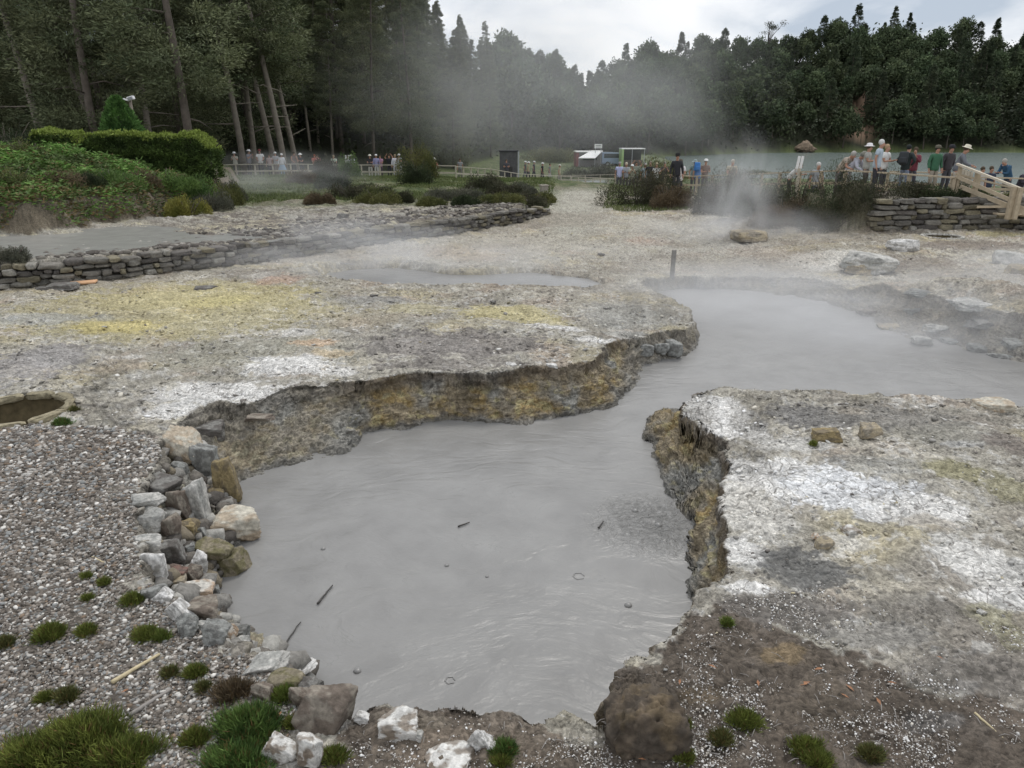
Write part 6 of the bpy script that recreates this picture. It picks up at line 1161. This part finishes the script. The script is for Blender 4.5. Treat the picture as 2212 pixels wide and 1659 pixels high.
for a, b, Y, lb, sh, lg, ht in [(1134,348,82,'first of three distant walkers with white hats right of the shed',(.10,.10,.1),(.1,.1,.12),W1),(1141,349,80,'second of three distant walkers with white hats right of the shed',(.35,.33,.2),(.05,.05,.06),W1),(1153,348,82,'third of three distant walkers with white hats right of the shed',(.06,.06,.07),(.05,.05,.06),W1),
   (1171,351,76,'distant walker in black with a white hat and white chest bag',(.03,.03,.035),(.05,.05,.06),W1),(1187,354,80,'distant walker in pale trousers on the grey path',(.2,.2,.2),(.4,.4,.38),None),(1208,355,74,'walker in a cream hat striding on the grey path nearest the fence',(.40,.36,.26),(.30,.28,.25),(.6,.58,.5))]:
    person(a, b, Y, lb, 1.3, .05, 'down', sh, lg, hat=ht, grp=MG, stride=.8)
for a, b, Y, lb, sh, ht, hr, ar, ln in [(1338,351,49,'person in a pale violet top at the left of the row by the greyish bush',(.50,.52,.75),None,(.35,.33,.35),'down',.05),(1352,352,49,'person in grey with fair hair pointing beside the violet top',(.35,.36,.40),None,(.55,.48,.38),'hold',.1),(1365,355,48,'person in a white cap and khaki vest in the middle row',(.36,.36,.28),W1,(.2,.15,.1),'phone',0),
   (1374,350,50,'person raising one arm behind the greyish bush',(.25,.27,.22),None,(.1,.08,.06),'up',0),(1393,353,47,'grey haired person in grey-blue above the greyish bush',(.30,.34,.36),None,(.4,.4,.4),'down',0),(1404,350,46,'person in a black top with a pale stripe above the greyish bush',(.03,.03,.04),None,(.25,.2,.16),'down',0),(1417,353,46,'fair haired person in a white top above the bush',(.62,.62,.60),None,(.45,.38,.26),'hold',.1),
   (1435,351,44,'person in dark clothes holding a white cup',(.10,.09,.09),None,(.3,.28,.25),'phone',.05),(1500,345,40,'person in a grey-green hood left of the blue backpack',(.18,.24,.24),(.28,.33,.33),(.1,.1,.1),'down',.1),(1524,343,38,'person in a white cap and brown jacket facing the camera',(.17,.12,.10),W1,(.1,.08,.06),'hold',0),(1579,346,36,'person in a tan top crouching over the rail',(.36,.32,.24),None,(.45,.42,.36),'hold',.3)]:
    person(a, b, Y, lb, 0, ln, ar, sh, (.10, .10, .11), hat=ht, hair=hr, grp=MG, hatbrim=(ht != W1))
person(1463,330,33,'tall person in a black cap and black jacket standing above the others',0,0,'down',(.035,.035,.04),(.06,.06,.07),hat=(.02,.02,.02),hatbrim=False,grp=MG,sleeves='long')
person(1468,346,34.6,'person in a white top leaning forward before the tall capped person',0,.2,'hold',(.70,.68,.68),(.05,.05,.06),grp=MG,sleeves='short')
person(1508,351,39.5,'person seen from behind with a bright blue backpack',3.1,.2,'down',(.10,.20,.42),(.1,.1,.12),grp=MG,hair=(.15,.12,.1))
person(1706,357,31,'person in a white shirt bending behind the dark bushes',1.0,.7,'hold',(.62,.62,.6),(.05,.05,.06),grp=MG,z=.45)
person(1765,354,31,'grey haired head just showing above the dark bushes',0,.1,'down',(.30,.32,.34),(.1,.1,.12),grp=MG,hair=(.55,.54,.52),z=-.0)
# the near group on the right
ZD = gz(azx(1960, 26.5), 26.5)
def rp(px, top, Y, *a, **k): return person(px, top, Y, *a, grp=RG, **k)
rp(1817,329,28.8,'grey haired person bent low over the rail with forearms on it',.5,.75,'rail',(.42,.36,.30),(.2,.2,.2),hair=(.42,.40,.37))
rp(1835,327,28.6,'person in a pale grey shirt with grey-green cap bent over the rail',.75,.7,'rail',(.50,.51,.58),(.42,.41,.38),hair=(.2,.2,.18),hat=(.26,.26,.22),hatbrim=False,sleeves='long')
rp(1876,310,28.0,'person in a white sun hat and patterned top behind the blue shirt',.9,0,'hold',(.40,.40,.37),(.10,.09,.09),hat=(.78,.76,.76))
rp(1899,304,26.6,'grey haired stout person in a pale blue short-sleeved shirt',.9,.08,'down',(.45,.53,.60),(.045,.045,.055),hair=(.60,.60,.58))
rp(1913,314,27.6,'fair haired person in a white top behind the blue shirt',.6,.05,'hold',(.70,.70,.68),(.06,.06,.07),hair=(.40,.28,.17))
rp(1960,315,27.3,'person in a dark hooded jacket and jeans with their back to the rail',2.2,.08,'hip',(.035,.045,.045),(.20,.24,.32),hair=(.02,.025,.025),sleeves='long')
rp(1976,320,28.0,'person in maroon raising a hand to the face',-.6,.05,'phone',(.20,.05,.07),(.08,.08,.1),sleeves='long')
rp(2024,313,26.4,'person in an olive cap, green jacket and red shirt with khaki trousers',.1,0,'down',(.055,.15,.085),(.36,.32,.26),hat=(.13,.12,.09),hatbrim=False,sleeves='long',hair=(.03,.03,.03))
rp(2052,312,27.0,'person in a black and white cap and dark jacket',.2,.05,'down',(.06,.055,.06),(.07,.07,.08),hat=(.03,.03,.035),hatbrim=False,sleeves='long')
rp(2072,313,25.8,'person in a cream sun hat and grey shirt leaning on the handrail',1.0,.28,'rail',(.17,.18,.20),(.46,.42,.36),hat=(.68,.64,.52),sleeves='long')
rp(2118,362,33.5,'person in a pale top beyond the steps',0,.1,'down',(.50,.49,.47),(.1,.1,.1))
rp(2138,361,34.5,'dark haired person in navy beyond the steps',0,.05,'down',(.04,.05,.08),(.05,.05,.06))
rp(2182,345,32.0,'person in a blue jacket bending beside the right frame edge',-1.3,.55,'hold',(.035,.09,.16),(.05,.05,.06),hair=(.4,.38,.34),sleeves='long')
rp(2206,363,32.0,'dark clothed person cut by the right frame edge',.4,.3,'hold',(.05,.045,.06),(.05,.05,.06),sleeves='long')

# ================================================================== BUBBLES AND RINGS ON THE MUD
def bubbles():
    m = MAT['mud']
    for a, b, r, lb in [(1357,1308,.032,'mud bubble with a dark lower edge near the right wall of the pool'),(772,1450,.028,'small pale mud bubble at the lower left'),(698,1186,.022,'single tiny mud bubble at the left of the pool'),(965,1222,.02,'small bubble in the middle of the mud'),(1052,1246,.016,'tiny bubble left of the ring on the mud'),(1372,1104,.03,'bubble at the left of the bubbling patch'),(1422,1135,.035,'largest bubble in the bubbling patch')]:
        x, y = G(a, b, ZW); o = MB().ball((0, 0, 0), (r, r, r * .7), 16, 10).build('mud_bubble', m, None, True); o.location = (x, y, ZW + .002); tag(o, lb, 'bubble')
    for a, b, r, lb in [(1250,1245,.045,'thin ring left on the mud by a burst bubble at the right of the pool'),(972,1470,.032,'small ring on the mud near the bottom bank'),(1405,1128,.11,'wide ripple ring round the bubbling patch'),(1432,1140,.06,'inner ripple ring of the bubbling patch')]:
        x, y = G(a, b, ZW); rg = np.random.default_rng(a); n = 40; pts = [(r * math.cos(6.283 * i / n) * (1 + .1 * math.sin(i * 1.3)), r * math.sin(6.283 * i / n) * (1 + .1 * math.cos(i * .9)), 0) for i in range(n - 3)]
        o = MB().tube(pts, .005, 6).build('mud_ring', m, None, True); o.location = (x, y, ZW + .001); tag(o, lb, 'ripple')
bubbles()

def backpack(px, Y, zoff, col, label, yaw):
    x = azx(px, Y, 340); z = WY(px, zoff, Y)[2]; m = cloth(col); r = empty('backpack', (x, Y, z), yaw); MB().box((0, 0, 0), (.30, .17, .44), bev=.06).build('bag_body', m, r, True); MB().box((0, -.11, -.07), (.22, .08, .20), bev=.03).build('front_pocket', m, r, True)
    for s in (-1, 1): MB().tube([(s * .10, .08, .20), (s * .13, .20, .16), (s * .13, .22, -.02), (s * .12, .08, -.17)], .014, 6).build('strap', cloth((.03, .03, .03)), r, True)
    tag(r, label, 'backpack')
backpack(1508, 39.25, 360, (.06, .20, .50), 'bright blue backpack on the person in the middle of the right-hand fence', 0)
backpack(1952, 27.1, 341, (.05, .055, .06), 'black backpack on the person in the dark hooded jacket', -.6)
# ================================================================== STEAM
def steam(loc, rad, dens, seed, scale=1.0, label='steam', soft=1.2, thr=.42, rot=0.0, sx=1.0):
    V, F = ICO[3]; me = npmesh('steam', V, F, None); m = bpy.data.materials.new('steam_%d' % seed); m.use_nodes = True; t = m.node_tree; t.nodes.clear(); l = t.links.new
    out = t.nodes.new('ShaderNodeOutputMaterial'); pv = t.nodes.new('ShaderNodeVolumePrincipled'); pv.inputs['Color'].default_value = (.97, .98, 1, 1); pv.inputs['Anisotropy'].default_value = .1
    co = nd(t, 'ShaderNodeTexCoord'); ln = nd(t, 'ShaderNodeVectorMath', operation='LENGTH'); l(co.outputs['Object'], ln.inputs[0])
    mr = nd(t, 'ShaderNodeMapRange', interpolation_type='SMOOTHSTEP'); l(ln.outputs['Value'], mr.inputs[0]); mr.inputs[1].default_value = .15; mr.inputs[2].default_value = .98; mr.inputs[3].default_value = 1; mr.inputs[4].default_value = 0
    mp = nd(t, 'ShaderNodeMapping'); mp.inputs['Location'].default_value = (seed * 3.7, seed * 1.3, 0); mp.inputs['Scale'].default_value = (scale * sx, scale, scale * .8); l(co.outputs['Object'], mp.inputs[0])
    nz = nd(t, 'ShaderNodeTexNoise', Scale=1.6, Detail=4.0, Roughness=.55, Distortion=.6); l(mp.outputs[0], nz.inputs['Vector'])
    m2 = nd(t, 'ShaderNodeMapRange'); l(nz.outputs[0], m2.inputs[0]); m2.inputs[1].default_value = thr; m2.inputs[2].default_value = thr + .26; m2.inputs[3].default_value = 0; m2.inputs[4].default_value = dens
    mu = nd(t, 'ShaderNodeMath', operation='MULTIPLY'); l(mr.outputs[0], mu.inputs[0]); l(m2.outputs[0], mu.inputs[1]); l(mu.outputs[0], pv.inputs['Density']); l(pv.outputs[0], out.inputs['Volume'])
    me.materials.append(m); o = link('steam', me); o.location = loc; o.scale = rad; o.rotation_euler = (0, rot, 0); tag(o, label, None, None, 'stuff'); return o
def sg(px, py, z, dz=0.0): x, y = G(px, py, z); return (x, y, z + dz)
steam(sg(700, 560, .2, .35), (4.8, 3.4, 1.0), .26, 1, 1.3, 'steam drifting over the long low wall')
steam(sg(900, 580, 0, .3), (3.8, 2.8, .8), .42, 2, 1.3, 'steam beside the small round pool')
steam(sg(1150, 590, -.2, .3), (3.4, 2.0, .7), .42, 3, 1.2, 'steam over the small round pool')
steam((azx(1585, 23, 450), 23.0, 1.1), (1.8, 1.4, 2.5), .75, 4, 1.2, 'steam column rising before the dark bushes', rot=.12)
steam(sg(1600, 520, -.2, .3), (4.6, 2.8, 1.0), .45, 5, 1.3, 'steam at the foot of the column')
steam(sg(1640, 680, ZW, .35), (5.4, 4.2, .9), .38, 6, 1.1, 'thin steam over the far mud pool', thr=.34)
steam(sg(2000, 740, ZW, .45), (4.4, 2.8, 1.0), .34, 7, 1.3, 'steam over the right bank of the far pool', thr=.36)
steam(sg(2200, 640, -.3, .4), (3.4, 2.6, .8), .36, 8, 1.3, 'steam at the right frame edge', thr=.36)
steam((azx(1230, 84, 250), 84, 9), (27, 16, 15), .034, 9, 1.2, 'large faint plume before the valley wood', thr=.36)
steam((azx(1360, 90, 235), 90, 6.0), (17, 8, 8), .036, 10, 1.4, 'denser plume before the valley wood', rot=.35)
steam((azx(1000, 66, 250), 70, 7), (17, 9, 9), .028, 11, 1.3, 'faint steam in front of the dark wood', thr=.38)
steam((azx(620, 34, 430), 34, 1.2), (5.5, 4, 1.3), .14, 12, 1.4, 'steam over the terrace by the bank', thr=.38)
